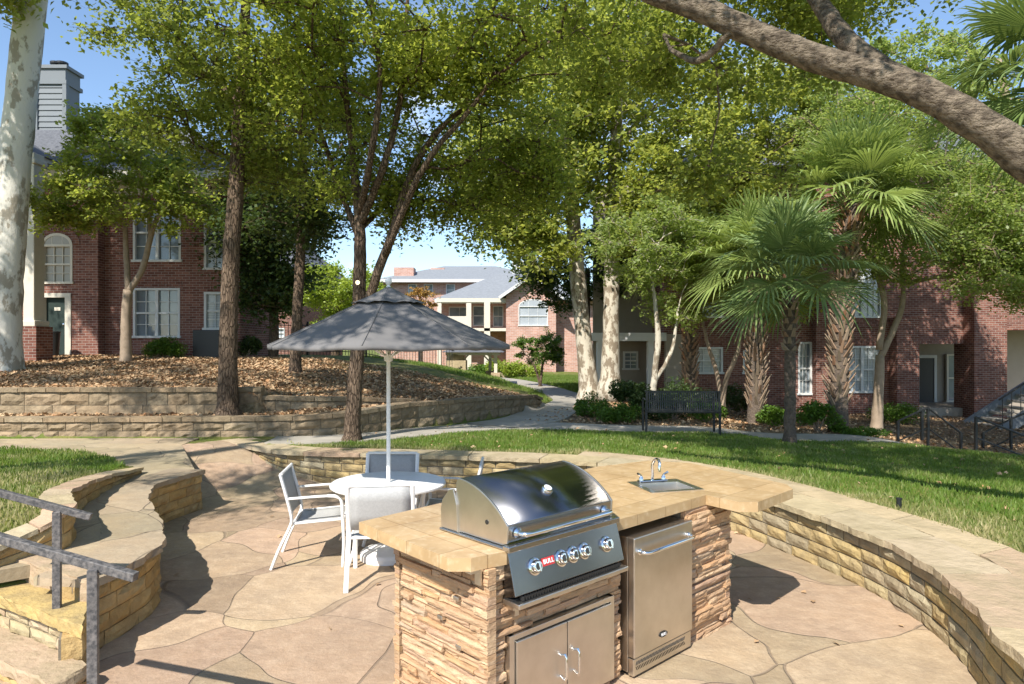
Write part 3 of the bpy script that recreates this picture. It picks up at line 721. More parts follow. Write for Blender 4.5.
# keep the grill box free
core = B(); wbox(core, -.10, -.006, .05, .76, -.02, CT - .07); wbox(core, -.10, .93, GB + .01, .76, -.02, CT - .07); wbox(core, -.006, .93, .055, GB + .01, -.02, .70)
wbox(core, .89, .95, .045, GB + .01, .70, CT - .07)
wbox(core, 1.66, 2.18, .04, .86, -.02, CT - .07); wbox(core, .93, 1.66, .62, .86, -.02, CT - .07); wbox(core, .93, 1.21, .60, .62, -.02, CT - .07)
obj('masonry_core', core, M['mortar'], isl)
def ledge(b, p0, d, n, length, z0, z1, rnd, holes=(), depth=.05):
    """thin stacked ledge stones on the plane through p0 along d, facing n"""
    z = z0
    while z < z1 - .01:
        h = rnd.choice((.02, .024, .029, .034, .042)); h = min(h, z1 - z)
        for hb_ in holes:
            for kk in hb_[2:]:
                if z + .004 < kk < z + h + .014: h = kk - z
        if z1 - z - h < .02: h = z1 - z
        free = [(0, length)]
        for (h0, h1, k0, k1) in holes:
            if z + h > k0 + .004 and z < k1 - .004:
                nf = []
                for (s, e) in free:
                    if h0 > s: nf.append((s, min(e, h0)))
                    if h1 < e: nf.append((max(s, h1), e))
                free = [q for q in nf if q[1] - q[0] > .01]
        for (s, e) in free:
            x = s
            while x < e - .004:
                l = rnd.uniform(.08, .34); 
                if e - x - l < .05: l = e - x
                o_ = rnd.uniform(-.008, .022); tl = rnd.uniform(-.006, .006)
                def fn(u, w, dd, x=x, l=l, z=z, h=h, o_=o_, tl=tl):
                    q = Vector(p0) + d * (x + .0015 + (l - .003) * u) + n * ((-depth) if dd is None else (o_ + tl * (u - .5) * 2 + dd))
                    return (q.x, q.y, z + .0012 + (h - .0024) * w + tl * .6 * (u - .5))
                rock(b, fn, 0, 0, rnd, nu=4, nw=2, jit=.0045, ch=.004)
                x += l
        z += h
rv = random.Random(4)
lb = B(); ledge(lb, W(-.13, .03, 0), av, -bv, 1.09, -.01, CT - .07, rv, holes=[(.135, 1.0, .02, .545), (.13, 1.0, .715, 1.2), (1.0, 1.2, -.1, .0)])
obj('ledge_stone_front', lb, M['veneer'], isl)
lb = B(); ledge(lb, W(-.13, .78, 0), -bv, -av, .78, -.01, CT - .07, rv, holes=[(.50, .66, .10, .17)])
obj('ledge_stone_side', lb, M['veneer'], isl)
lb = B(); ledge(lb, W(1.655, .0, 0), av, -bv, .565, -.01, CT - .07, rv); obj('ledge_stone_pier', lb, M['veneer'], isl)
lb = B(); ledge(lb, W(2.22, .0, 0), bv, av, .86, -.01, CT - .07, rv); ledge(lb, W(2.2, .9, 0), -av, bv, 2.3, -.01, CT - .07, rv); obj('ledge_stone_back', lb, M['veneer'], isl)
v = B(); wbox(v, -.135, -.12, .13, .28, .10, .17)
vt = obj('vent', v, M['steel2'], isl)
for (bb_, zz) in ((.22, .70), (.36, .56), (.20, .45)):
    v = B(); wbox(v, -.152, -.125, bb_, bb_ + .045, zz, zz + .022); obj('side_clip', v, M['steel2'], isl, bevel=.003)
v = B(); wbox(v, -.30 + .14, -.15, .03, .075, CT - .15, CT - .07); wbox(v, -.22, -.14, .03, .075, CT - .08, CT - .068); obj('bracket', v, M['steel2'], isl)
v = B(); wbox(v, .01, .09, -.03, .05, .68, .70); wbox(v, .03, .06, -.02, .05, .645, .68); obj('bracket', v, M['steel2'], isl)

# --- access doors
ad = thing('access_doors', 'pair of stainless steel access doors below the grill', 'cabinet doors', W(.44, 0, .05))
v = B(); z0, z1, a0, a1 = .04, .54, .01, .865
for q in ((a0, a0 + .035, z0, z1), (a1 - .035, a1, z0, z1), (a0, a1, z1 - .03, z1), (a0, a1, z0, z0 + .03)): wbox(v, q[0], q[1], -.004 + (.001 if q[1] - q[0] > .1 else 0), .052, q[2], q[3])
obj('door_frame', v, M['steel2'], ad, bevel=.002)
for (d0, d1, hx) in ((a0 + .039, .434, .385), (.441, a1 - .039, .49)):
    v = B(); wbox(v, d0, d1, -.016, .03, z0 + .034, z1 - .034); dr = obj('door', v, M['steel2'], ad, bevel=.004)
    h = B(); h.tube([W(hx, -.012, .33), W(hx, -.045, .345), W(hx, -.055, .33), W(hx, -.055, .22), W(hx, -.045, .205), W(hx, -.012, .22)], .0075, 10)
    obj('handle', h, M['chrome'], dr, smooth='auto')
# --- narrow steel filler strip left of the fridge
fr = thing('outdoor_refrigerator', 'compact stainless steel refrigerator built into the stone island', 'refrigerator', W(1.28, .2, 0))
F0, F1 = .995, 1.635
v = B(); wbox(v, F0 + .005, F1 - .005, .0, .58, .03, .86); obj('cabinet', v, M['steel2'], fr, bevel=.003)
v = B(); wbox(v, F0, F1, -.055, -.004, .13, .865); dr = obj('door', v, M['steel2'], fr, bevel=.006)
h = B(); zz = .775
h.tube([W(F0 + .05, -.05, zz), W(F0 + .05, -.085, zz), W(F0 + .065, -.105, zz), W(F0 + .10, -.112, zz), W(F1 - .10, -.112, zz), W(F1 - .065, -.105, zz), W(F1 - .05, -.085, zz), W(F1 - .05, -.05, zz)], .012, 12)
for aa in (F0 + .05, F1 - .05): h.lathe([(.0001, 0), (.019, 0), (.019, .006), (.013, .01)], W(aa, -.056, zz), 16, M=MI @ Matrix.Rotation(R(90), 3, 'X'))
obj('handle', h, M['chrome'], dr, smooth='auto')
v = B(); wbox(v, F0 + .004, F1 - .004, -.045, -.004, .018, .122); gr = obj('kick_grille', v, M['steel2'], fr, bevel=.003)
v = B()
for i in range(34):
    a = F0 + .03 + i * .0158
    for (zc_, sl) in ((.093, 1), (.062, -1)):
        c = Vector(W(a + .004, -.0455, zc_)); v.box(tuple(c), (.005, .003, .026), M=MI @ Matrix.Rotation(R(28) * sl, 3, 'Y'))
obj('louvres', v, M['black'], gr)
v = B()
for a in (F0 + .05, F1 - .05): v.lathe([(.02, 0), (.02, .035)], W(a, .03, -.005), 12)
obj('foot', v, M['black'], fr)
def badge(parent, ca, cb_, cz, w, h, tilt, base, txt, size, oval=False):
    b = B(); T = MI @ Matrix.Rotation(tilt, 3, 'X'); n = 24 if oval else 4
    pts = [(w / 2 * math.cos(2 * math.pi * i / n), h / 2 * math.sin(2 * math.pi * i / n)) for i in range(n)] if oval else [(-w / 2, -h / 2), (w / 2, -h / 2), (w / 2, h / 2), (-w / 2, h / 2)]
    c = Vector(W(ca, cb_, cz)); vs = []
    for yy in (0, -.004):
        for (x, z) in pts: vs.append(tuple(c + T @ Vector((x, yy, z))))
    b.add(vs, [tuple(range(n)), tuple(reversed(range(n, 2 * n)))] + [(i, n + i, n + (i + 1) % n, (i + 1) % n) for i in range(n)])
    bo = obj('badge', b, base, parent)
    cu = bpy.data.curves.new('t', 'FONT'); cu.body = txt; cu.size = size; cu.align_x = 'CENTER'; cu.align_y = 'CENTER'; cu.extrude = .0008; cu.offset = size * .018; cu.space_character = 1.08
    to = bpy.data.objects.new('t', cu); COL.objects.link(to); dg = bpy.context.evaluated_depsgraph_get()
    me = bpy.data.meshes.new_from_object(to.evaluated_get(dg)); bpy.data.objects.remove(to)
    T4 = Matrix.Translation(c + T @ Vector((0, -.0055, 0)) - root_loc(parent)) @ (T @ Matrix.Rotation(R(90), 3, 'X')).to_4x4()
    me.transform(T4); me.materials.clear(); me.materials.append(M['whitetext'])
    o = bpy.data.objects.new('lettering', me); COL.objects.link(o); o.parent = bo
badge(fr, F0 + .30, -.057, .20, .085, .036, 0, M['black'], 'BULL', .024, True)

# --- grill
gl = thing('grill', 'stainless steel built-in gas grill with a curved closed lid and five knobs', 'grill', W(.43, .25, .62))
# firebox below the counter level
v = B(); wbox(v, GA0 + .006, GA1 - .006, .02, GB - .004, .712, CT + .01); obj('firebox', v, M['steel'], gl)
v = B(); wbox(v, GA0 - .02, GA1 + .02, .0, GB + .03, CT + .003, CT + .014); obj('flange', v, M['steel'], gl, bevel=.003)
# lid profile (b, z)
prof = [(.015, 1.02)]
prof += [(.015, 1.035), (.012, 1.105)]
for i in range(0, 15):
    t = (i + .3) / 14.3
    prof.append((.012 + .40 * t ** 1.15, 1.105 + .192 * (1 - (1 - t) ** 1.75)))
prof += [(.42, 1.297), (.44, 1.27)]
LA0, LA1 = .005, .865
def lidpart(p, a0, a1, t=None):
    b = B(); n = len(p)
    for a in (a0, a1):
        for (bb_, z) in p: b.v.append(W(a, bb_, z))
    for i in range(n - 1): b.f.append((i, n + i, n + i + 1, i + 1))
    return b
b = lidpart(prof[:3], LA0 + .006, LA1 - .006); lid = obj('lid', b, M['steel'], gl)
md = lid.modifiers.new('solid', 'SOLIDIFY'); md.thickness = .006
bcv = lidpart(prof[2:], LA0 + .006, LA1 - .006); lc = obj('lid_hood', bcv, M['steel3'], lid, smooth=True)
md = lc.modifiers.new('solid', 'SOLIDIFY'); md.thickness = .006
for aa in (LA0, LA1 - .012):
    e = B(); pl = [(.012, 1.016)] + [(q[0] - .004, q[1] + .002) for q in prof[1:]] + [(.44, 1.001), (.05, 1.001)]
    n = len(pl); e.v = [W(aa, q[0], q[1]) for q in pl] + [W(aa + .012, q[0], q[1]) for q in pl]
    e.f = [tuple(reversed(range(n))), tuple(range(n, 2 * n))] + [(i, (i + 1) % n, n + (i + 1) % n, n + i) for i in range(n)]
    obj('lid_end', e, M['steel2'], lid, bevel=.003)
# rear housing, stepped shoulder behind the lid
for aa in (.0, .855):
    e = B(); pl = [(.41, 1.0), (.56, 1.0), (.565, 1.10), (.55, 1.16), (.52, 1.19), (.49, 1.225), (.45, 1.235), (.42, 1.15)]
    n = len(pl); e.v = [W(aa - .006, q[0], q[1]) for q in pl] + [W(aa + .006, q[0], q[1]) for q in pl]
    e.f = [tuple(reversed(range(n))), tuple(range(n, 2 * n))] + [(i, (i + 1) % n, n + (i + 1) % n, n + i) for i in range(n)]
    obj('side_panel', e, M['steel2'], gl, bevel=.002)
v = B(); wbox(v, .006, .85, .45, .56, 1.0, 1.16); obj('back_panel', v, M['steel2'], gl, bevel=.004)
h = B(); zz = 1.062; hb = -.052
pts = [W(.075, .01, zz), W(.075, -.025, zz), W(.085, hb + .006, zz), W(.12, hb, zz), W(.74, hb, zz), W(.775, hb + .006, zz), W(.785, -.025, zz), W(.785, .01, zz)]
h.tube(pts, .0145, 14)
for aa in (.075, .785): h.lathe([(.0001, 0), (.028, 0), (.028, .006), (.017, .016)], W(aa, .009, zz), 20, M=MI @ Matrix.Rotation(R(90), 3, 'X'))
obj('lid_handle', h, M['chrome'], lid, smooth='auto')
# thermometer on the hood
i_ = 8; pa = Vector((0, prof[i_][0], prof[i_][1])); pb = Vector((0, prof[i_ + 1][0], prof[i_ + 1][1])); tn = (pb - pa).normalized(); nn = Vector((0, -tn.z, tn.y))
ang = math.atan2(-nn.y, nn.z)
Tm = MI @ Matrix.Rotation(ang, 3, 'X'); c = W(.43, pa.y, pa.z)
g = B(); g.lathe([(.0001, -.01), (.034, -.01), (.034, .012), (.030, .02), (.024, .021), (.0001, .021)], c, 28, M=Tm); th = obj('thermometer', g, M['chrome'], lid, smooth='auto')
g = B(); g.lathe([(.0001, .0215), (.023, .0215), (.023, .0225), (.0001, .0225)], c, 24, M=Tm); obj('dial', g, M['white'], th)
g = B(); g.lathe([(.0001, 0), (.013, 0), (.013, .003), (.0001, .003)], W(LA0, .17, 1.10), 20, M=MI @ Matrix.Rotation(R(-90), 3, 'Y')); obj('rotisserie_hole', g, M['black'], lid)
# control panel, tilted
pt, pb_ = (-.008, .985), (-.068, .765)
v = B()
q = [W(-.01, pb_[0], pb_[1]), W(.88, pb_[0], pb_[1]), W(.88, .02, .74), W(-.01, .02, .74), W(-.01, pt[0], pt[1]), W(.88, pt[0], pt[1]), W(.88, .02, .985), W(-.01, .02, .985)]
v.hexa(q); cp = obj('control_panel', v, M['steel3'], gl, bevel=.004)
v = B(); wbox(v, -.02, .885, -.03, .02, .98, 1.012); obj('drip_ledge', v, M['steel'], gl, bevel=.004)
v = B(); wbox(v, -.012, .882, -.098, .03, .708, .735); tr = obj('drip_tray', v, M['steel2'], gl, bevel=.005)
v = B(); wbox(v, -.008, .878, -.045, .02, .736, .744)
for i in range(40):
    a = .04 + i * .02; v.box(W(a, -.064, .748), (.009, .03, .02), M=MI)
obj('panel_vents', v, M['black'], cp)
tilt = math.atan2(pt[0] - pb_[0], pt[1] - pb_[1]); 
def onp(a, t, out=0): # t 0 bottom .. 1 top
    bb_ = pb_[0] + (pt[0] - pb_[0]) * t; zz = pb_[1] + (pt[1] - pb_[1]) * t
    return W(a, bb_ - out * math.cos(tilt), zz + out * math.sin(tilt))
Tk = MI @ Matrix.Rotation(R(90) - tilt, 3, 'X')
for (a, t) in ((.155, .52), (.36, .52), (.455, .52), (.55, .52), (.745, .52)):
    k = B(); k.lathe([(.0001, 0), (.046, 0), (.046, .006), (.040, .010), (.0001, .010)], onp(a, t, 0), 28, M=Tk); kb = obj('knob_bezel', k, M['chrome'], cp, smooth='auto')
    k = B(); k.lathe([(.0001, .011), (.033, .011), (.032, .030), (.027, .036), (.0001, .036)], onp(a, t, 0), 24, M=Tk)
    k.box(tuple(Vector(onp(a, t, .040))), (.012, .052, .016), M=Tk); obj('knob', k, M['chrome'], kb, smooth='auto', bevel=.0015)
    k = B(); k.lathe([(.0001, .0365), (.020, .0365), (.020, .0375), (.0001, .0375)], onp(a, t, 0), 20, M=Tk); obj('knob_face', k, M['black'], kb)
c = onp(.258, .56); badge(gl, .258, (pb_[0] + (pt[0] - pb_[0]) * .55) - .001, pb_[1] + (pt[1] - pb_[1]) * .55, .092, .042, -tilt, M['red'], 'BULL', .034)

# --- sink and tap
sk = thing('bar_sink', 'small square stainless drop-in bar sink in the island counter', 'sink', S(0, 0, CT))
v = B()
def rect(q, z): return [S(q[0], q[2], z), S(q[1], q[2], z), S(q[1], q[3], z), S(q[0], q[3], z)]
r0, r1 = (-.215, .215, -.20, .20), (-.165, .165, -.155, .105)
vs = rect(r0, CT + .005) + rect(r1, CT + .004) + rect((-.15, .15, -.14, .09), CT - .14) + rect(r0, CT + .0005)
v.add(vs, [(i, (i + 1) % 4, 4 + (i + 1) % 4, 4 + i) for i in range(4)] + [(4 + i, 4 + (i + 1) % 4, 8 + (i + 1) % 4, 8 + i) for i in range(4)] + [(8, 9, 10, 11)] + [(i, 12 + i, 12 + (i + 1) % 4, (i + 1) % 4) for i in range(4)])
bs = obj('basin', v, M['steel2'], sk)
v = B(); c = S(0, -.02, 0); v.lathe([(.0001, CT - .138), (.035, CT - .138), (.03, CT - .139)], (c[0], c[1], 0), 18); obj('drain', v, M['chrome'], sk)
tp = thing('faucet', 'chrome gooseneck faucet standing at the back of the bar sink', 'faucet', S(0, .155, CT))
MS = Matrix((tuple(sku), tuple(skv), (0, 0, 1))).transposed()
v = B(); v.box(S(-.02, .155, CT + .013), (.24, .05, .014), M=MS); base = obj('base_plate', v, M['chrome'], tp, bevel=.006)
v = B(); gc = [S(-.02, .155, CT + .015), S(-.02, .155, CT + .13)] + [S(-.02 + .012 * math.sin(R(a)), .155 - .055 + .055 * math.cos(R(a)), CT + .13 + .055 * math.sin(R(a))) for a in range(15, 190, 15)] + [S(-.02, .043, CT + .10)]
v.tube(gc, .011, 12); obj('spout', v, M['chrome'], tp, smooth='auto')
for a in (-.115, .075):
    c = S(a, .155, 0); v = B(); v.lathe([(.018, CT + .018), (.016, CT + .04), (.010, CT + .048), (.010, CT + .055)], (c[0], c[1], 0), 14)
    v.tube([S(a, .155, CT + .055), S(a + (.035 if a > 0 else -.035), .145, CT + .075)], [.007, .009], 8); obj('handle', v, M['chrome'], tp, smooth='auto')

# ------------------------------------------------------------------ table, parasol, chairs
TX, TY, TZ = -1.19, 6.55, .72
tb = thing('patio_table', 'round white metal patio table pierced by the parasol pole', 'table', (TX, TY, 0))
v = B(); v.lathe([(.025, TZ - .012), (.50, TZ - .012), (.50, TZ - .03), (.535, TZ - .032), (.55, TZ - .02), (.55, TZ - .006), (.54, TZ + .003), (.50, TZ), (.025, TZ)], n=56); v.v = [(p[0] + TX, p[1] + TY, p[2]) for p in v.v]
obj('table_top', v, M['white'], tb, smooth='auto')
for k in range(4):
    a = R(45 + 90 * k); v = B(); d = Vector((math.cos(a), math.sin(a), 0)); c = Vector((TX, TY, 0))
    v.tube([c + d * r + Vector((0, 0, z)) for r, z in ((.44, TZ - .035), (.42, .55), (.36, .35), (.38, .15), (.44, .012))], .017, 10); obj('leg', v, M['white'], tb, smooth='auto')
v = B(); v.tube([(TX + .37 * math.cos(R(a)), TY + .37 * math.sin(R(a)), .33) for a in range(0, 361, 12)], .010, 8, caps=False); obj('ring_brace', v, M['white'], tb, smooth='auto')
pa = thing('patio_umbrella', 'grey eight sided canvas patio umbrella with white pole and ball finial', 'umbrella', (TX, TY, 0))
v = B(); v.lathe([(.27, .0), (.27, .045), (.25, .07), (.08, .095), (.035, .11), (.032, .30), (.028, .30)], (TX, TY, 0), 36); obj('base', v, M['white'], pa, smooth='auto')
v = B(); v.lathe([(.0195, .10), (.0195, 2.52)], (TX, TY, 0), 18); obj('pole', v, M['white'], pa, smooth='auto')
PR, RZ, PZ = 1.17, 2.035, 2.56
def canopy_pts(n8, rr, zr, zp, sag=.045, seg=10, rads=10, r0=.03, flare=0):
    g = []
    for j in range(rads + 1):
        t = j / rads; row = []
        for i in range(n8 * seg):
            u = i / seg; k = int(u); f_ = u - k
            a0 = 2 * math.pi * k / n8 - math.pi / 2; a1 = 2 * math.pi * (k + 1) / n8 - math.pi / 2
            c0 = Vector((math.cos(a0), math.sin(a0))); c1 = Vector((math.cos(a1), math.sin(a1)))
            c = c0 * (1 - f_) + c1 * f_; w_ = 4 * f_ * (1 - f_); rad = r0 + (rr - r0) * t
            c = c * (1 - .03 * w_ * t)
            z = zp + (zr - zp) * (t ** 1.04) - sag * w_ * math.sin(math.pi * min(t * .9 + .05, 1)) * t - .012 * math.sin(t * math.pi)
            z += .008 * math.sin(9 * u + 7 * t) * w_ * t
            row.append((TX + c.x * rad, TY + c.y * rad, z))
        g.append(row)
    return g
def gridmesh(g, wrap=True):
    b = B(); n = len(g[0])
    for row in g: b.v += row
    for j in range(len(g) - 1):
        for i in range(n if wrap else n - 1):
            k = (i + 1) % n; b.f.append((j * n + i, (j + 1) * n + i, (j + 1) * n + k, j * n + k))
    return b
cp_ = canopy_pts(8, PR, RZ, PZ); last = cp_[-1]; cp_.append([(p[0], p[1], p[2] - .035) for p in last])
cn_ = obj('canopy', gridmesh(cp_), M['canvas'], pa, smooth=True); md = cn_.modifiers.new('solid', 'SOLIDIFY'); md.thickness = .003
vt_ = obj('vent_cap', gridmesh(canopy_pts(8, .36, PZ - .115, PZ + .035, .02)), M['canvas'], pa, smooth=True); md = vt_.modifiers.new('solid', 'SOLIDIFY'); md.thickness = .003
for k in range(8):
    a = 2 * math.pi * k / 8 - math.pi / 2; d = Vector((math.cos(a), math.sin(a), 0)); c = Vector((TX, TY, 0)); v = B()
    v.tube([c + d * .03 + Vector((0, 0, PZ - .05)), c + d * (PR * .5) + Vector((0, 0, (PZ + RZ) / 2 - .035)), c + d * (PR - .015) + Vector((0, 0, RZ - .012))], .008, 8); rb = obj('rib', v, M['white'], pa, smooth='auto')
    v = B(); v.tube([c + d * .035 + Vector((0, 0, 1.93)), c + d * (PR * .48) + Vector((0, 0, PZ + (RZ - PZ) * .48 - .045))], .007, 8); obj('strut', v, M['white'], rb, smooth='auto')
for k in range(8):
    v = B(); v.tube([(p[0], p[1], p[2] + .003) for p in [cp_[j][k * 10] for j in range(2, 11)]], .0045, 5); obj('seam', v, M['canvas'], cn_)
v = B(); v.lathe([(.02, 1.88), (.042, 1.89), (.045, 1.95), (.02, 1.96)], (TX, TY, 0), 18); obj('hub', v, M['white'], pa, smooth='auto')
v = B(); v.lathe([(.018, PZ + .03), (.022, PZ + .045), (.012, PZ + .055), (.026, PZ + .072), (.034, PZ + .095), (.028, PZ + .122), (.012, PZ + .138), (.0001, PZ + .142)], (TX, TY, 0), 20); obj('finial', v, M['white'], pa, smooth='auto')

def make_chair(label, group):
    t = thing('patio_chair', label, 'chair', (0, 0, 0), 0, group)
    w = .27
    for s in (-1, 1):
        x = s * w
        v = B(); v.tube(catmull([(x, .235, 0), (x, .245, .22), (x, .235, .45), (x, .225, .60), (x, .18, .645), (x, .10, .655)], 5), .0155, 8, flat=(1, 1.25)); obj('front_leg', v, M['white'], t, True, 'auto')
        v = B(); v.tube([(x, .12, .655), (x, 0, .652), (x, -.25, .638)], .016, 8, flat=(1.5, .7)); obj('armrest', v, M['white'], t, True, 'auto')
        v = B(); v.tube(catmull([(x, -.40, 0), (x, -.33, .18), (x, -.235, .38), (x, -.22, .46), (x, -.25, .60), (x, -.32, .86)], 5), .0155, 8, flat=(1, 1.35)); obj('rear_leg', v, M['white'], t, True, 'auto')
    v = B(); v.tube([(-w, -.315, .862), (w, -.315, .862)], .015, 8); obj('top_bar', v, M['white'], t, True, 'auto')
    v = B(); v.tube([(-w, -.215, .40), (w, -.215, .40)], .013, 8); v.tube([(-w, .238, .425), (w, .238, .425)], .014, 8)
    for s in (-1, 1): v.tube([(s * (w - .02), .235, .435), (s * (w - .02), -.21, .405)], .013, 8)
    obj('seat_frame', v, M['white'], t, True, 'auto')
    def cloth(pts, x0):
        b = B(); n = 6
        for (y, z) in pts:
            for i in range(n + 1):
                f_ = i / n; b.v.append((-x0 + 2 * x0 * f_, y, z - .02 * 4 * f_ * (1 - f_)))
        for j in range(len(pts) - 1):
            for i in range(n): a = j * (n + 1) + i; b.f.append((a, a + 1, a + n + 2, a + n + 1))
        return b
    so_ = obj('seat', cloth([(.235, .442), (.1, .43), (-.05, .418), (-.20, .412)], w - .02), M['sling'], t, True, True); md = so_.modifiers.new('s', 'SOLIDIFY'); md.thickness = .004
    bk = B(); pts = [(-.225, .47), (-.262, .60), (-.297, .73), (-.318, .85)]; n = 6
    for (y, z) in pts:
        for i in range(n + 1): f_ = i / n; bk.v.append((-(w - .015) + 2 * (w - .015) * f_, y - .02 * 4 * f_ * (1 - f_), z))
    for j in range(3):
        for i in range(n): a = j * (n + 1) + i; bk.f.append((a, a + 1, a + n + 2, a + n + 1))
    bo = obj('backrest', bk, M['sling'], t, True, True); md = bo.modifiers.new('s', 'SOLIDIFY'); md.thickness = .004
    return t
ch0 = make_chair('white framed grey sling chair on the left side of the round table, in full view', 'sling chairs around the patio table')
ch0.location = (-1.83, 6.50, 0); ch0.rotation_euler = (0, 0, R(-90 + 8))
for (x, y, rz, lab) in ((-1.14, 6.02, 6, 'white framed sling chair nearest the camera, seen from behind beside the island'),
                        (-1.30, 7.10, 180, 'sling chair beyond the table, only its grey backrest showing above the top'),
                        (-.62, 6.82, 90, 'white framed sling chair right of the table, mostly hidden behind the grill lid')):
    c = copy_tree(ch0); c.location = (x, y, 0); c.rotation_euler = (0, 0, R(rz)); c['label'] = lab

# ------------------------------------------------------------------ handrails bottom left
def handrail(label, end, back, posts, m, r=.024):
    t = thing('handrail', label, 'handrail', (posts[0][0], posts[0][1], posts[0][2]), group=None)
    v = B(); v.tube([end, back], r * 1.15, 4, flat=(1.1, 1.1)); obj('top_rail', v, M['rail'], t, bevel=.004)
    for (x, y, z0, z1) in posts: v = B(); v.box((x, y, (z0 + z1) / 2), (r * 1.9, r * 1.9, z1 - z0), rz=.35); obj('post', v, M['rail'], t, bevel=.003)
e1 = Q(136, 577, 3.3); b1 = Q(-60, 521, 3.42); p1 = Q(93, 566, 3.3)
handrail('chipped dark metal handrail nearest the camera at the left edge', e1, b1, [(p1[0], p1[1], 0, p1[2] - .015)], M['rail'])
e2 = Q(91, 517, 4.42); b2 = Q(-60, 477, 4.2); p2 = Q(57, 509, 4.36)
handrail('chipped dark metal handrail further back, its post on the rough slab tread', e2, b2, [(p2[0], p2[1], .355, p2[2] - .015)], M['rail'])

# ------------------------------------------------------------------ bench
bn = thing('park_bench', 'black slatted metal park bench by the path below the palms', 'bench', (3.2, 12.75, .35)); zb = float(terr(3.2, 12.7)) 
bn.location = (3.2, 12.75, zb); bn.rotation_euler = (0, 0, R(-3))
v = B()
for i in range(34): v.box((-.66 + i * .04, -.03 - 0, .62), (.022, .012, .36), M=Matrix.Rotation(R(-8), 3, 'X'))
v.box((0, -.0, .80), (1.40, .03, .035)); v.box((0, -.055, .44), (1.40, .03, .03)); v.box((0, -.03, .62), (1.38, .018, .03)); v.box((-.67, -.03, .62), (.04, .03, .38)); v.box((.67, -.03, .62), (.04, .03, .38))
obj('backrest', v, M['iron'], bn, True)
v = B()
for i in range(34): v.box((-.66 + i * .04, .22, .43), (.022, .44, .012))
v.box((0, .44, .42), (1.38, .03, .04)); v.box((0, 0, .42), (1.38, .03, .04)); obj('seat', v, M['iron'], bn, True)
for x in (-.68, .68):
    for y in (-.03, .42): v = B(); v.box((x, y, .21 if y > 0 else .30), (.04, .04, .44 if y > 0 else .62)); obj('leg', v, M['iron'], bn, True)
    v = B(); v.tube([(x, -.02, .64), (x, .3, .65), (x, .44, .62), (x, .44, .42)], .018, 8); obj('armrest', v, M['iron'], bn, True, 'auto')
# landscape light on the lawn
q = P(899, 510, .44); z = float(terr(q[0], q[1])); ll = thing('landscape_light', 'small dark cylinder light standing in the lawn behind the wall', 'garden light', (q[0], q[1], z))
v = B(); v.lathe([(.024, -.02), (.024, .085), (.028, .087), (.028, .1), (.0001, .104)], q[:2] + (z,), 16); obj('light_body', v, M['iron'], ll, smooth='auto')
v = B(); v.lathe([(.010, -.06), (.010, -.02)], q[:2] + (z,), 8); obj('stake', v, M['iron'], ll)
# walkway railings far right
def stair_rail(label, poly, posts):
    q = poly[0]; t = thing('stair_railing', label, 'railing', (q[0], q[1], float(terr(q[0], q[1]))), group='black railings by the right hand steps')
    v = B(); v.tube(poly, .022, 6); obj('top_rail', v, M['iron'], t)
    lo_ = [(p[0], p[1], p[2] - .42) for p in poly]; v = B(); v.tube(lo_, .016, 6); obj('lower_rail', v, M['iron'], t)
    for p in posts: v = B(); v.box((p[0], p[1], (p[2] + p[3]) / 2), (.045, .045, p[3] - p[2])); obj('post', v, M['iron'], t)
def srl(label, pts, D):
    poly = [Q(u, v, D) for u, v, _ in pts]; posts = []
    for (u, v, vb) in pts:
        if vb: a = Q(u, v, D); c = Q(u, vb, D); posts.append((a[0], a[1], c[2], a[2]))
    stair_rail(label, poly, posts)
srl('black metal railing with bent top rail, left one by the steps', [(898, 421, 440), (922, 410, 440), (928, 408, 452), (961, 433, 457)], 14.2)
srl('black metal railing right of the steps, next to the concrete stair', [(976, 417, 461), (1012, 431, 0), (1034, 440, 470)], 13.8)
srl('black metal railing rising to the right frame edge', [(983, 433, 461), (1011, 419, 455), (1060, 400, 450)], 15.0)
# ------------------------------------------------------------------ buildings
def facade(b, x0, x1, z0, z1, y, holes, rev=.12):
    """front wall facing -y with real openings (holes: x0,x1,z0,z1) and reveals"""
    xs = sorted(set([x0, x1] + [h[0] for h in holes] + [h[1] for h in holes])); zs = sorted(set([z0, z1] + [h[2] for h in holes] + [h[3] for h in holes]))
    for i in range(len(xs) - 1):
        for j in range(len(zs) - 1):
            cx, cz = (xs[i] + xs[i + 1]) / 2, (zs[j] + zs[j + 1]) / 2
            if any(h[0] < cx < h[1] and h[2] < cz < h[3] for h in holes): continue
            b.add([(xs[i], y, zs[j]), (xs[i + 1], y, zs[j]), (xs[i + 1], y, zs[j + 1]), (xs[i], y, zs[j + 1])], [(0, 1, 2, 3)])
    for h in holes:
        a, c, d, e = h; Y = y + rev
        b.add([(a, y, d), (c, y, d), (c, y, e), (a, y, e), (a, Y, d), (c, Y, d), (c, Y, e), (a, Y, e)], [(0, 4, 5, 1), (1, 5, 6, 2), (2, 6, 7, 3), (3, 7, 4, 0)])
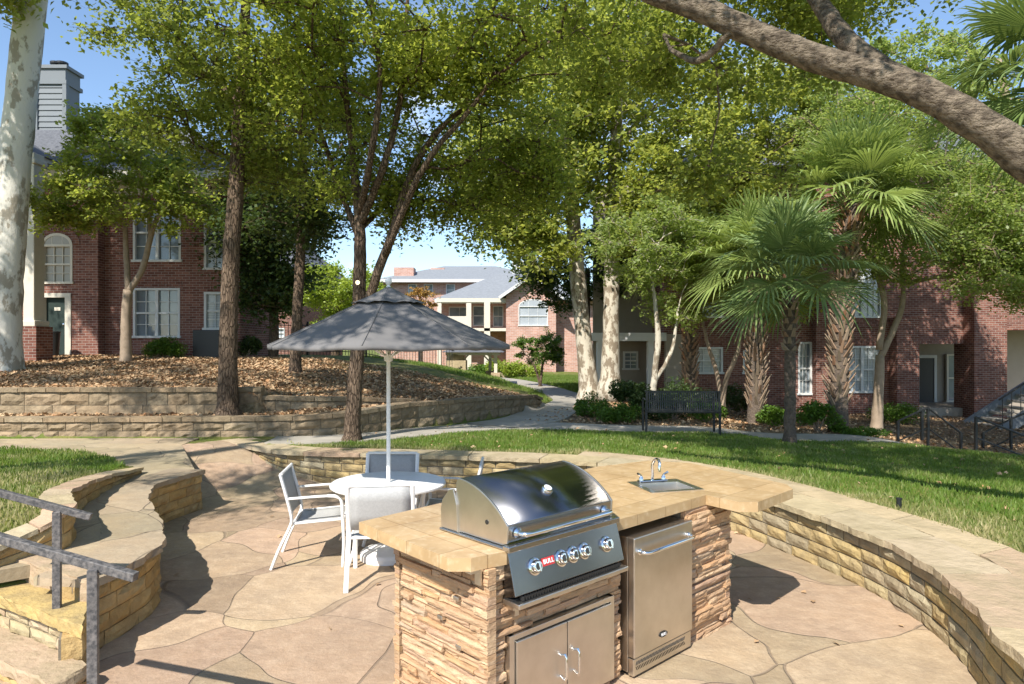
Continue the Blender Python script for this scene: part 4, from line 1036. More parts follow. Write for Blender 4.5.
def window(parent, x0, x1, z0, z1, y, nx=2, nz=2, glass='blind', trim='wtrim', split=1, arch=False):
    """casing, sashes and muntins as one frame, pane behind"""
    f = B(); w = .07
    f.bb(x0, x0 + w, y - .01, y + .09, z0 + w, z1 - w); f.bb(x1 - w, x1, y - .01, y + .09, z0 + w, z1 - w); f.bb(x0, x1, y - .012, y + .09, z1 - w, z1); f.bb(x0 - .04, x1 + .04, y - .05, y + .09, z0, z0 + w)
    for s in range(1, split): xm = x0 + (x1 - x0) * s / split; f.bb(xm - .045, xm + .045, y + .0, y + .088, z0 + w, z1 - w)
    zm = (z0 + z1) / 2
    for s in range(split):
        a = x0 + (x1 - x0) * s / split + (w if s == 0 else .045); c = x0 + (x1 - x0) * (s + 1) / split - (w if s == split - 1 else .045)
        f.bb(a, c, y + .02, y + .085, zm - .028, zm + .028)
        for i in range(1, nx): xm = a + (c - a) * i / nx; f.bb(xm - .011, xm + .011, y + .05, y + .083, z0 + w, z1 - w)
        for j in range(1, nz * 2):
            if j == nz: continue
            zq = z0 + w + (z1 - z0 - 2 * w) * j / (2 * nz); f.bb(a, c, y + .051, y + .082, zq - .011, zq + .011)
    if arch:   # curved head piece above
        cx = (x0 + x1) / 2; r = (x1 - x0) / 2; rise = arch
        n = 12; pts = [(cx + r * math.cos(math.pi * i / n), z1 + rise * math.sin(math.pi * i / n)) for i in range(n + 1)]
        inn = [(cx + (r - .08) * math.cos(math.pi * i / n), z1 + (rise - .08) * math.sin(math.pi * i / n)) for i in range(n + 1)]
        for i in range(n):
            f.hexa([(pts[i][0], y - .02, pts[i][1]), (pts[i + 1][0], y - .02, pts[i + 1][1]), (pts[i + 1][0], y + .05, pts[i + 1][1]), (pts[i][0], y + .05, pts[i][1]),
                    (inn[i][0], y - .02, inn[i][1]), (inn[i + 1][0], y - .02, inn[i + 1][1]), (inn[i + 1][0], y + .05, inn[i + 1][1]), (inn[i][0], y + .05, inn[i][1])])
        for i in range(1, nx * split): xm = x0 + (x1 - x0) * i / (nx * split); hh = rise * math.sqrt(max(0, 1 - ((xm - cx) / r) ** 2)); f.bb(xm - .012, xm + .012, y - .008, y + .03, z1, z1 + hh - .05)
    o = obj('window', f, M[trim], parent)
    g = B(); g.add([(x0 + .02, y + .086, z0 + .02), (x1 - .02, y + .086, z0 + .02), (x1 - .02, y + .086, z1 - .02), (x0 + .02, y + .086, z1 - .02)], [(0, 1, 2, 3)])
    if arch: g.add([(x0, y - .004, z1)] + [(p[0], y - .004, p[1]) for p in pts] , [tuple(range(1, len(pts) + 1))])
    obj('pane', g, M[glass], o)
def soldier(b, x0, x1, z, y, h=.24, m=None):
    n = int((x1 - x0) / .085)
    for i in range(n): a = x0 + (x1 - x0) * i / n; b.bb(a + .004, a + (x1 - x0) / n - .004, y - .018, y + .02, z, z + h)
def hip(b, x0, x1, y0, y1, z, h, run=None):
    """hip roof with thickness"""
    run = run or min(x1 - x0, y1 - y0) / 2
    if x1 - x0 >= y1 - y0: r0, r1 = (x0 + run, (y0 + y1) / 2), (x1 - run, (y0 + y1) / 2)
    else: r0, r1 = ((x0 + x1) / 2, y0 + run), ((x0 + x1) / 2, y1 - run)
    vs = [(x0, y0, z), (x1, y0, z), (x1, y1, z), (x0, y1, z), (*r0, z + h), (*r1, z + h)]
    fs = [(0, 1, 5, 4), (1, 2, 5), (2, 3, 4, 5), (3, 0, 4), (3, 2, 1, 0)] if x1 - x0 >= y1 - y0 else [(0, 1, 4), (1, 2, 5, 4), (2, 3, 5), (3, 0, 4, 5), (3, 2, 1, 0)]
    b.add(vs, fs)

# ---- left brick apartment house (front plane y = 21)
LY = 21.0
def lx(u): return (u - CX) / F * LY
def lz(v): return H - (v - HV) / F * LY
lbz = lz(358)
lb_ = thing('brick_house', 'two storey red brick apartment house with gray siding chimney at the left', 'building', (-12, LY + 3, lbz))
holes = [(lx(133), lx(180), lz(338), lz(288)), (lx(133), lx(181), lz(262), lz(203)), (lx(204), lx(234), lz(330), lz(292)), (lx(204), lx(234), lz(270), lz(212)), (lx(50), lx(78), lz(357), lz(295)), (lx(50), lx(80), lz(285), lz(246))]
wb = B(); facade(wb, lx(-140), lx(105), lbz - .4, lz(176), LY - .35, [holes[4], holes[5]], .2)
wb.add([(lx(105), LY - .35, lbz - .4), (lx(105), LY, lbz - .4), (lx(105), LY, lz(176)), (lx(105), LY - .35, lz(176))], [(0, 1, 2, 3)])
facade(wb, lx(105), lx(240), lbz - .4, lz(176), LY, holes[:4], .1)
wb.add([(lx(240), LY, lbz - .4), (lx(240), LY + 3.0, lbz - .4), (lx(240), LY + 3.0, lz(176)), (lx(240), LY, lz(176))], [(0, 1, 2, 3)])
wb.add([(lx(-140), LY + 3.0, lbz - .4), (lx(240), LY + 3.0, lbz - .4), (lx(240), LY + 3.0, lz(176)), (lx(-140), LY + 3.0, lz(176))], [(0, 3, 2, 1)])
obj('wall', wb, M['brick'], lb_)
for sq in ((131, 182, 287), (203, 235, 291), (131, 183, 202)): s_ = B(); soldier(s_, lx(sq[0]), lx(sq[1]), lz(sq[2]), LY); obj('brick_lintel', s_, M['brick'], lb_)
s_ = B()
# arched brick head above the entry window
cx_, r_ = (lx(50) + lx(80)) / 2, (lx(80) - lx(50)) / 2
for i in range(22):
    a = math.pi * (i + .5) / 22; c = (cx_ + (r_ + .12) * math.cos(a), LY - .362, lz(246) + (.33 + .12) * math.sin(a)); s_.box(c, (.075, .04, .22), M=Matrix.Rotation(math.pi / 2 - a, 3, 'Y'))
obj('brick_lintel', s_, M['brick'], lb_)
window(lb_, *holes[0], LY + .0, 2, 2, 'glass', 'wtrim', 2); window(lb_, *holes[1], LY, 2, 2, 'glass', 'wtrim', 2)
window(lb_, *holes[2], LY, 3, 2, 'blind', 'wtrim', 1); window(lb_, *holes[3], LY, 3, 2, 'blind', 'wtrim', 1)
window(lb_, *holes[5], LY - .36, 3, 2, 'tanblind', 'trim', 1, arch=.34)
d_ = B(); a0, a1, z0, z1 = holes[4]; d_.bb(a0 + .07, a1 - .16, LY - .26, LY - .2, z0, z1 - .1); do = obj('door', d_, M['door'], lb_)
d_ = B(); d_.bb(a0 - .04, a0 + .07, LY - .38, LY - .18, z0, z1); d_.bb(a1 - .16, a1 + .02, LY - .38, LY - .18, z0, z1); d_.bb(a0 - .04, a1 + .02, LY - .385, LY - .18, z1 - .1, z1 + .03); obj('door_frame', d_, M['trim'], do)
d_ = B(); d_.lathe([(.0001, 0), (.035, 0), (.03, .05), (.0001, .06)], (a1 - .25, LY - .26, z0 + 1.0), 12, M=Matrix.Rotation(R(90), 3, 'X')); obj('handle', d_, M['chrome'], do)
d_ = B(); d_.bb(a0 + .32, a0 + .5, LY - .275, LY - .258, z0 + 1.42, z0 + 1.52); obj('door_plaque', d_, M['trim'], do)
# roofs
r_b = B(); hip(r_b, lx(-200), lx(252), LY - .8, LY + 3.8, lz(176), 1.9, 2.6); obj('roof', r_b, M['shingle'], lb_)
e_ = B(); e_.bb(lx(-198), lx(254), LY - .78, LY - .62, lz(176) - .26, lz(176) - .004); e_.bb(lx(-198), lx(254), LY - .62, LY, lz(176) - .26, lz(176) - .22); e_.bb(lx(100), lx(240), LY - .03, LY - .001, lz(195), lz(176) - .27); obj('eave', e_, M['trim'], lb_)
# entry portico on the left
p_ = B(); px0, px1, pyf = lx(-60), lx(62), LY - 2.9
hip(p_, px0 - 2, px1 + .15, pyf - .4, LY + 2, lz(176) + .33, 1.5, 2.6); obj('portico_roof', p_, M['shingle'], lb_)
p_ = B(); p_.bb(px0 - 1.8, px1, pyf - .25, LY - .36, lz(176) - .05, lz(176) + .32); p_.bb(px0 - 1.8, px1 + .06, pyf - .32, LY - .4, lz(176) + .2, lz(176) + .325); obj('portico_beam', p_, M['trim'], lb_)
cx0, cx1, cyy = (23 - CX) / F * 18.2, (34 - CX) / F * 18.2, 18.2
c_ = B(); c_.bb(cx0, cx1, cyy, cyy + .42, lbz + .95, lz(176) - .05); c_.bb(cx0 - .08, cx1 + .08, cyy - .08, cyy + .50, lbz + .9, lbz + 1.06); c_.bb(cx0 - .05, cx1 + .05, cyy - .05, cyy + .47, lz(176) - .35, lz(176) - .22); obj('column', c_, M['trim'], lb_, bevel=.02)
c_ = B(); c_.bb(cx0 - .12, cx1 + .14, cyy - .12, cyy + .54, lbz - .5, lbz + .9); obj('column_base', c_, M['brick'], lb_)
# chimney with lap siding
ch_ = B(); qx0, qx1 = (36 - CX) / F * 24, (66 - CX) / F * 24; zt_ = H - (84 - HV) / F * 24; zb_ = H - (150 - HV) / F * 24
z = zb_
while z < zt_ - .05:
    ch_.hexa([(qx0, 24 - .03, z), (qx1, 24 - .03, z), (qx1, 24.75, z), (qx0, 24.75, z), (qx0, 24, z + .2), (qx1, 24, z + .2), (qx1, 24.75, z + .2), (qx0, 24.75, z + .2)]); z += .2
cho = obj('chimney', ch_, M['siding'], lb_)
c_ = B(); c_.bb(qx0 - .05, qx0 + .09, 23.93, 24.1, zb_, zt_); c_.bb(qx1 - .09, qx1 + .05, 23.93, 24.1, zb_, zt_); c_.bb(qx0 - .06, qx1 + .06, 23.92, 24.85, zt_ - .02, zt_ + .12); c_.bb(qx0 - .02, qx1 + .02, 23.94, 24.755, zt_ + .12, zt_ + .52); c_.bb(qx0 - .1, qx1 + .1, 23.88, 24.86, zt_ + .52, zt_ + .64); obj('chimney_trim', c_, M['siding'], cho)
c_ = B()
for xx in (qx0 + .45, qx1 - .4): c_.lathe([(.15, 0), (.15, .2), (.2, .21), (.2, .28), (.0001, .32)], (xx, 24.4, zt_ + .64), 14)
obj('chimney_pot', c_, M['iron'], cho)
# air conditioner beside the wall
ac = thing('air_conditioner', 'dark air conditioning unit against the left brick house', 'air conditioner', ((212 - CX) / F * 20.5, 20.5, lbz)); v = B(); ax_ = (212 - CX) / F * 20.5; v.bb(ax_ - .4, ax_ + .4, 20.1, 20.85, lbz - .1, lbz + .85); obj('housing', v, M['black'], ac, bevel=.02)
v = B()
for i in range(14): v.bb(ax_ - .37, ax_ + .37, 20.085, 20.098, lbz + .03 + i * .056, lbz + .05 + i * .056)
obj('grille', v, M['iron'], ac)
tc_ = thing('trash_can', 'small dark bin beside the brick column by the green door', 'bin', (-12.9, 20.1, lbz)); v = B(); tx_ = (53 - CX) / F * 20.0; tc_.location = (tx_, 20.0, lbz); v.lathe([(.14, -.05), (.19, .75), (.2, .76), (.2, .8), (.0001, .82)], (tx_, 20.0, lbz), 14); obj('bin_body', v, M['black'], tc_, smooth='auto')

# ---- centre house (y = 50)
HY = 50.0
def hx(u): return (u - CX) / F * HY
def hz(v): return H - (v - HV) / F * HY
hb = thing('brick_house', 'pink brick two storey house with pale gray roof and arched gable window, far centre', 'building', (hx(500), HY + 3, 0))
w_ = B(); gx0, gx1 = hx(506), hx(556)
fac = [(hx(518.5), hx(548), hz(326), hz(306))]
facade(w_, gx0, gx1, -.6, hz(296), HY, fac, .15)
gp = hz(278)
w_.add([(gx0, HY, hz(296)), (gx1, HY, hz(296)), ((gx0 + gx1) / 2, HY, gp)], [(0, 1, 2)])
w_.add([(gx0, HY, -.6), (gx0, HY + 8, -.6), (gx0, HY + 8, hz(296)), (gx0, HY, hz(296))], [(0, 3, 2, 1)])
w_.add([(gx1, HY, -.6), (gx1, HY + 8, -.6), (gx1, HY + 8, hz(296)), (gx1, HY, hz(296))], [(0, 1, 2, 3)])
facade(w_, hx(380), gx0, -.6, hz(300), HY + 2.2, [(hx(446), hx(468), hz(345), hz(305)), (hx(471), hx(483), hz(325), hz(304)), (hx(492), hx(503), hz(326), hz(304))], .3)
w_.bb(gx1, hx(700), HY + 1.5, HY + 8, -.6, hz(300))
obj('wall', w_, M['brick2'], hb)
window(hb, *fac[0], HY, 3, 1, 'blind', 'wtrim', 1, arch=.5)
window(hb, hx(446), hx(468), hz(345), hz(305), HY + 2.25, 2, 2, 'glass', 'wtrim', 1); window(hb, hx(471), hx(483), hz(325), hz(304), HY + 2.25, 1, 1, 'glass', 'wtrim', 1); window(hb, hx(492), hx(503), hz(326), hz(304), HY + 2.25, 2, 1, 'glass', 'wtrim', 1)
p_ = B()
p_.bb(hx(436), hx(506), HY + .2, HY + 2.3, hz(302), hz(298)); p_.bb(hx(436), hx(506), HY + .2, HY + 2.3, hz(331), hz(328)); p_.bb(hx(466), hx(471), HY + .25, HY + .7, -.6, hz(302)); p_.bb(hx(484), hx(490), HY + .2, HY + .7, -.6, hz(302)); p_.bb(hx(437), hx(441), HY + .25, HY + .6, -.6, hz(302))
p_.bb(hx(441), hx(466), HY + .35, HY + .40, hz(328), hz(316)); obj('porch', p_, M['trim'], hb)
p_ = B()
p_.add([(gx0 - .5, HY - .5, hz(297)), ((gx0 + gx1) / 2, HY - .5, gp + .25), ((gx0 + gx1) / 2, HY + 9, gp + .25), (gx0 - .5, HY + 9, hz(297))], [(0, 1, 2, 3)])
p_.add([(gx1 + .5, HY - .5, hz(297)), ((gx0 + gx1) / 2, HY - .5, gp + .25), ((gx0 + gx1) / 2, HY + 9, gp + .25), (gx1 + .5, HY + 9, hz(297))], [(3, 2, 1, 0)])
hip(p_, hx(432), hx(600), HY - .4 + .8, HY + 12, hz(299), 2.5, 4.8); ro = obj('roof', p_, M['pshingle'], hb)
p_ = B()
for s in (-1, 1):
    xa = (gx0 + gx1) / 2 + s * ((gx1 - gx0) / 2 + .5); p_.tube([(xa, HY - .55, hz(297) - .1), ((gx0 + gx1) / 2, HY - .55, gp + .12)], .15, 4)
p_.bb(hx(434), gx0, HY + .32, HY + .42, hz(299) - .28, hz(299)); obj('fascia', p_, M['wtrim'], hb)
p_ = B(); p_.bb(hx(512), hx(531), HY + 7, HY + 8.5, hz(276), hz(249)); obj('chimney', p_, M['wtrim'], ro)
# ---- second far brick house behind it
H2 = thing('brick_house', 'far brick house with long white gutter and brick chimneys, behind the orange tree', 'building', (-6, 62, 0))
def jx(u): return (u - CX) / F * 62
def jz(v): return H - (v - HV) / F * 62
w_ = B(); ws = [(jx(q), jx(q + 9), jz(296), jz(284)) for q in (408, 424, 446)] + [(jx(q), jx(q + 9), jz(345), jz(330)) for q in (408, 424)]
facade(w_, jx(380), jx(480), -1, jz(281), 62, ws, .2); obj('wall', w_, M['brick2'], H2)
for cq in ((392, 412, 63, 266), (425, 440, 66, 263)): w_ = B(); w_.bb(jx(cq[0]), jx(cq[1]), cq[2], cq[2] + 1.5, jz(281), jz(cq[3])); obj('chimney', w_, M['brick2'], H2)
for q in ws: window(H2, *q, 62, 1, 1, 'glass', 'wtrim')
w_ = B(); hip(w_, jx(372), jx(560), 61.2, 74, jz(281), 2.0, 6.0); obj('roof', w_, M['pshingle'], H2)
w_ = B(); w_.bb(jx(372), jx(490), 61.1, 61.25, jz(283), jz(280)); obj('gutter', w_, M['wtrim'], H2)
# ---- brick building behind the hill on the left
H3 = thing('brick_house', 'dark red brick house with small white windows seen between the left trunks', 'building', (-15, 40, 1))
def kx(u): return (u - CX) / F * 40
def kz(v): return H - (v - HV) / F * 40
w_ = B(); ws = [(kx(246), kx(253), kz(319), kz(304)), (kx(246), kx(253), kz(339), kz(325)), (kx(267), kx(285), kz(338), kz(328)), (kx(236), kx(241), kz(338), kz(322))]
facade(w_, kx(200), kx(300), 0, kz(268), 40, ws, .2); w_.bb(kx(200), kx(300), 40.3, 50, 0, kz(268)); obj('wall', w_, M['brick'], H3)
for q in ws: window(H3, *q, 40, 1, 1, 'blind', 'wtrim')
w_ = B(); hip(w_, kx(190), kx(310), 39.4, 51, kz(268), 3.5, 5.0); obj('roof', w_, M['shingle'], H3)

# ---- right apartment building (y = 24.5)
RY = 24.5
def rx(u): return (u - CX) / F * RY
def rz_(v): return H - (v - HV) / F * RY
rb_ = thing('brick_house', 'long three part red brick apartment building behind the palms on the right', 'building', (rx(820), RY + 4, -.5))
ztop = rz_(172)
hs = [(rx(693), rx(723), rz_(374), rz_(347)), (rx(693), rx(723), rz_(318), rz_(280)), (rx(843), rx(882), rz_(393), rz_(346)), (rx(843), rx(882), rz_(318), rz_(264)), (rx(743), rx(760), rz_(374), rz_(350)), (rx(798), rx(812), rz_(395), rz_(342))]
w_ = B(); facade(w_, rx(664), rx(905), -1.2, ztop, RY, hs, .12)
w_.bb(rx(905), rx(963), RY, RY + .4, rz_(340), ztop); w_.bb(rx(963), rx(995), RY - .6, RY + .5, -1.3, ztop); w_.bb(rx(995), rx(1200), RY + .1, RY + .5, rz_(330), ztop)
w_.bb(rx(889), rx(911), RY - .5, RY - .002, -1.2, rz_(318)); w_.bb(rx(812), rx(832), RY - .35, RY - .003, -1.2, ztop - .3)
w_.add([(rx(664), RY, -1.2), (rx(664), RY + 9, -1.2), (rx(664), RY + 9, ztop), (rx(664), RY, ztop)], [(0, 3, 2, 1)])
obj('wall', w_, M['brick'], rb_)
w_ = B(); w_.add([(rx(880), RY + 2.6, -1.2), (rx(1250), RY + 2.6, -1.2), (rx(1250), RY + 2.6, ztop), (rx(880), RY + 2.6, ztop)], [(0, 1, 2, 3)])
obj('siding_wall', w_, M['tsiding'], rb_)
w_ = B(); w_.bb(rx(664), rx(690), RY - .28, RY - .004, -1.1, rz_(334)); obj('siding_panel', w_, M['tsiding'], rb_)
w_ = B(); w_.bb(rx(600), rx(664), RY + 2, RY + 2.2, -1, ztop); obj('siding_wall', w_, M['tsiding'], rb_)
w_ = B(); w_.bb(rx(911), rx(963), RY + .02, RY + 2.55, rz_(341), rz_(339)); obj('porch_ceiling', w_, M['tsiding'], rb_)
w_ = B(); w_.bb(rx(900), rx(1250), RY + .02, RY + 2.59, -1.3, rz_(408)); obj('porch_floor', w_, M['tsiding'], rb_)
w_ = B(); w_.bb(rx(590), rx(664), RY - .4, RY + 2, rz_(341), rz_(333)); obj('porch_roof', w_, M['wtrim'], rb_)
for uu in (596, 646): w_ = B(); w_.bb(rx(uu), rx(uu + 6), RY - .35, RY - .1, -1, rz_(341)); obj('porch_post', w_, M['wtrim'], rb_)
w_ = B(); w_.bb(rx(909), rx(965), RY - .1, RY + .3, rz_(344), rz_(339)); obj('porch_beam', w_, M['brick'], rb_)
for q, g in zip(hs, ('blind', 'glass', 'blind', 'blind', 'glass', 'glass')): window(rb_, *q, RY, 3, 2, g, 'wtrim', 2 if q[1] - q[0] > 1.3 else 1)
window(rb_, rx(632), rx(648), rz_(372), rz_(352), RY + 1.9, 2, 2, 'glass', 'wtrim'); kx_ = lambda u: (u - CX) / F * (RY + 2.5)
kz_ = lambda v: H - (v - HV) / F * (RY + 2.5)
window(rb_, kx_(946), kx_(960), kz_(402), kz_(354), RY + 2.45, 1, 1, 'glass', 'trim')
d_ = B(); d_.bb(kx_(919), kx_(934), RY + 2.5, RY + 2.58, kz_(406), kz_(358)); do = obj('door', d_, M['darkdoor'], rb_)
d_ = B(); d_.bb(kx_(916.5), kx_(919), RY + 2.47, RY + 2.59, kz_(406), kz_(356)); d_.bb(kx_(934), kx_(936.5), RY + 2.47, RY + 2.59, kz_(406), kz_(356)); d_.bb(kx_(916.5), kx_(936.5), RY + 2.46, RY + 2.59, kz_(358), kz_(355)); obj('door_frame', d_, M['wtrim'], do)
for sq in ((842, 883, 345), (692, 724, 346)): s_ = B(); soldier(s_, rx(sq[0]), rx(sq[1]), rz_(sq[2]), RY); obj('brick_lintel', s_, M['brick'], rb_)
s_ = B(); s_.bb(rx(664), rx(905), RY - .03, RY + .02, rz_(327), rz_(324)); obj('brick_band', s_, M['brick'], rb_)
w_ = B(); hip(w_, rx(655), rx(1260), RY - .9, RY + 12, ztop, 3.6, 6.2); obj('roof', w_, M['shingle'], rb_)
# concrete stairs on the right
stt = thing('concrete_staircase', 'pale concrete outdoor staircase climbing at the right frame edge', 'staircase', (rx(1010), 21, -.6))
v = B()
for i in range(11):
    x = 14.6 + i * .28; v.bb(x, x + .34, 20.2, 21.6, -.5 + i * .18, -.5 + i * .18 + .07)
obj('tread', v, M['path'], stt)
v = B()
for yy in (20.1, 21.65): v.hexa([(14.4, yy, -.85), (14.75, yy, -.85), (14.75, yy + .08, -.85), (14.4, yy + .08, -.85), (14.4, yy, -.45), (14.4, yy, -.45 + .01), (14.4, yy + .08, -.44), (14.4, yy + .08, -.45)]); v.hexa([(14.4, yy, -.8), (17.8, yy, 1.39), (17.8, yy + .08, 1.39), (14.4, yy + .08, -.8), (14.4, yy, -.4), (17.8, yy, 1.79), (17.8, yy + .08, 1.79), (14.4, yy + .08, -.4)])
obj('stringer', v, M['siding'], stt)
v = B(); v.tube([(14.4, 20.1, .4), (17.8, 20.1, 2.6)], .03, 6)
for i in range(13): x = 14.5 + i * .27; v.tube([(x, 20.1, -.45 + (x - 14.4) * .645), (x, 20.1, .4 + (x - 14.4) * .645)], .012, 5)
obj('railing', v, M['iron'], stt)

# ---- small grill pavilion far centre
PVY = 31.0
def vx(u): return (u - CX) / F * PVY
def vz(v): return H - (v - HV) / F * PVY
zg = float(terr(vx(473), PVY))
pv = thing('picnic_shelter', 'small timber shelter with low hipped roof over a stone grill', 'shelter', (vx(473), PVY, zg))
for (u, dy) in ((451, -.6), (496, -.6), (459, 1.6), (489, 1.6)):
    v = B(); x = vx(u); y = PVY + dy; v.bb(x - .07, x + .07, y - .07, y + .07, zg + .3, vz(350)); pf = obj('post', v, M['trim'], pv)
    v = B(); v.bb(x - .2, x + .2, y - .2, y + .2, zg - .3, zg + .45); obj('post_base', v, M['cap'], pf)
    v = B(); s = 1 if u < 473 else -1; v.tube([(x, y, vz(350) - .6), (x + s * .5, y, vz(350) - .05)], .05, 4); obj('brace', v, M['trim'], pf)
v = B(); hip(v, vx(443), vx(504), PVY - 1.1, PVY + 2.1, vz(352), .55, 1.2); obj('roof', v, M['shingle'], pv)
v = B(); v.bb(vx(447), vx(500), PVY - .7, PVY - .5, vz(355), vz(352) - .003); v.bb(vx(447), vx(500), PVY + 1.5, PVY + 1.7, vz(355), vz(352) - .003); obj('beam', v, M['trim'], pv)
sg = thing('stone_grill', 'round shouldered pale stone barbecue under the small shelter', 'barbecue', (vx(458), PVY, zg)); v = B()
v.prism([(vx(448), PVY - .9), (vx(467), PVY - .9), (vx(467), PVY + .2), (vx(448), PVY + .2)], zg - .2, zg + 1.0); v.lathe([(.42, 1.0), (.38, 1.25), (.28, 1.42), (.0001, 1.48)], (vx(456), PVY - .35, zg), 16); obj('stone_body', v, M['cap'], sg, smooth='auto')
# ---- fence on the hill
def fence(label, pts, h, cat='fence'):
    p = Path(pts, 4); x, y = p.at(0)[:2]; t = thing('iron_fence', label, cat, (x, y, float(terr(x, y))))
    n = int(p.len / .13); v = B(); rl = B()
    for i in range(n + 1):
        x, y = p.at(i * .13)[:2]; z = float(terr(x, y)); v.bb(x - .009, x + .009, y - .009, y + .009, z, z + h)
    obj('pickets', v, M['iron'], t)
    k = int(p.len / .6); tp_ = []; lo_ = []
    for i in range(k + 1):
        x, y = p.at(p.len * i / k)[:2]; z = float(terr(x, y)); tp_.append((x, y, z + h - .08)); lo_.append((x, y, z + .15))
    rl.tube(tp_, .022, 4); rl.tube(lo_, .022, 4); obj('rails', rl, M['iron'], t)
    for i in range(0, int(p.len / 2.4) + 1):
        x, y = p.at(i * 2.4)[:2]; z = float(terr(x, y)); v = B(); v.bb(x - .035, x + .035, y - .035, y + .035, z - .1, z + h + .08); obj('post', v, M['iron'], t)
fence('black iron picket fence running along the top of the hill behind the umbrella', [(-10, 25), (-7.5, 26), (-5, 28), (-2.5, 29.5)], 1.2)
ly_ = thing('tree_light', 'small lit round floodlight fixed where the elm trunk forks', 'lamp', Q(359, 283, 10.7)); q = Q(359, 283, 10.7)
v = B(); v.lathe([(.02, 0), (.036, .03), (.04, .09), (.03, .09)], q, 14, M=Matrix.Rotation(R(90), 3, 'X')); obj('lamp_housing', v, M['iron'], ly_)
v = B(); v.lathe([(.0001, .095), (.034, .093)], q, 14, M=Matrix.Rotation(R(90), 3, 'X')); obj('lamp_lens', v, mat('lit lens', (1, .8, .5), emis=((1, .75, .4), 1.0)), ly_)
# ------------------------------------------------------------------ trees
def leaves_mesh(C, rng, size, up=.6, elong=1.0):
    """C: (n,3) leaf centres -> folded rhombic leaves"""
    n = len(C); s = size * rng.uniform(.65, 1.3, n)
    nrm = rng.normal(0, 1, (n, 3)); nrm[:, 2] = np.abs(nrm[:, 2]) + up; nrm /= np.linalg.norm(nrm, axis=1)[:, None]
    t = rng.normal(0, 1, (n, 3)); t[:, 2] -= .35; t -= nrm * (t * nrm).sum(1)[:, None]; t /= np.linalg.norm(t, axis=1)[:, None]
    w = np.cross(nrm, t); L_ = (s * .5 * elong)[:, None]; Wd = (s * .33)[:, None]; fold = (s * .10)[:, None]
    v = np.empty((n, 4, 3)); v[:, 0] = C - t * L_; v[:, 1] = C + w * Wd + nrm * fold - t * L_ * .1; v[:, 2] = C + t * L_; v[:, 3] = C - w * Wd + nrm * fold - t * L_ * .1
    return v.reshape(-1, 3), np.arange(n * 4).reshape(n, 4)

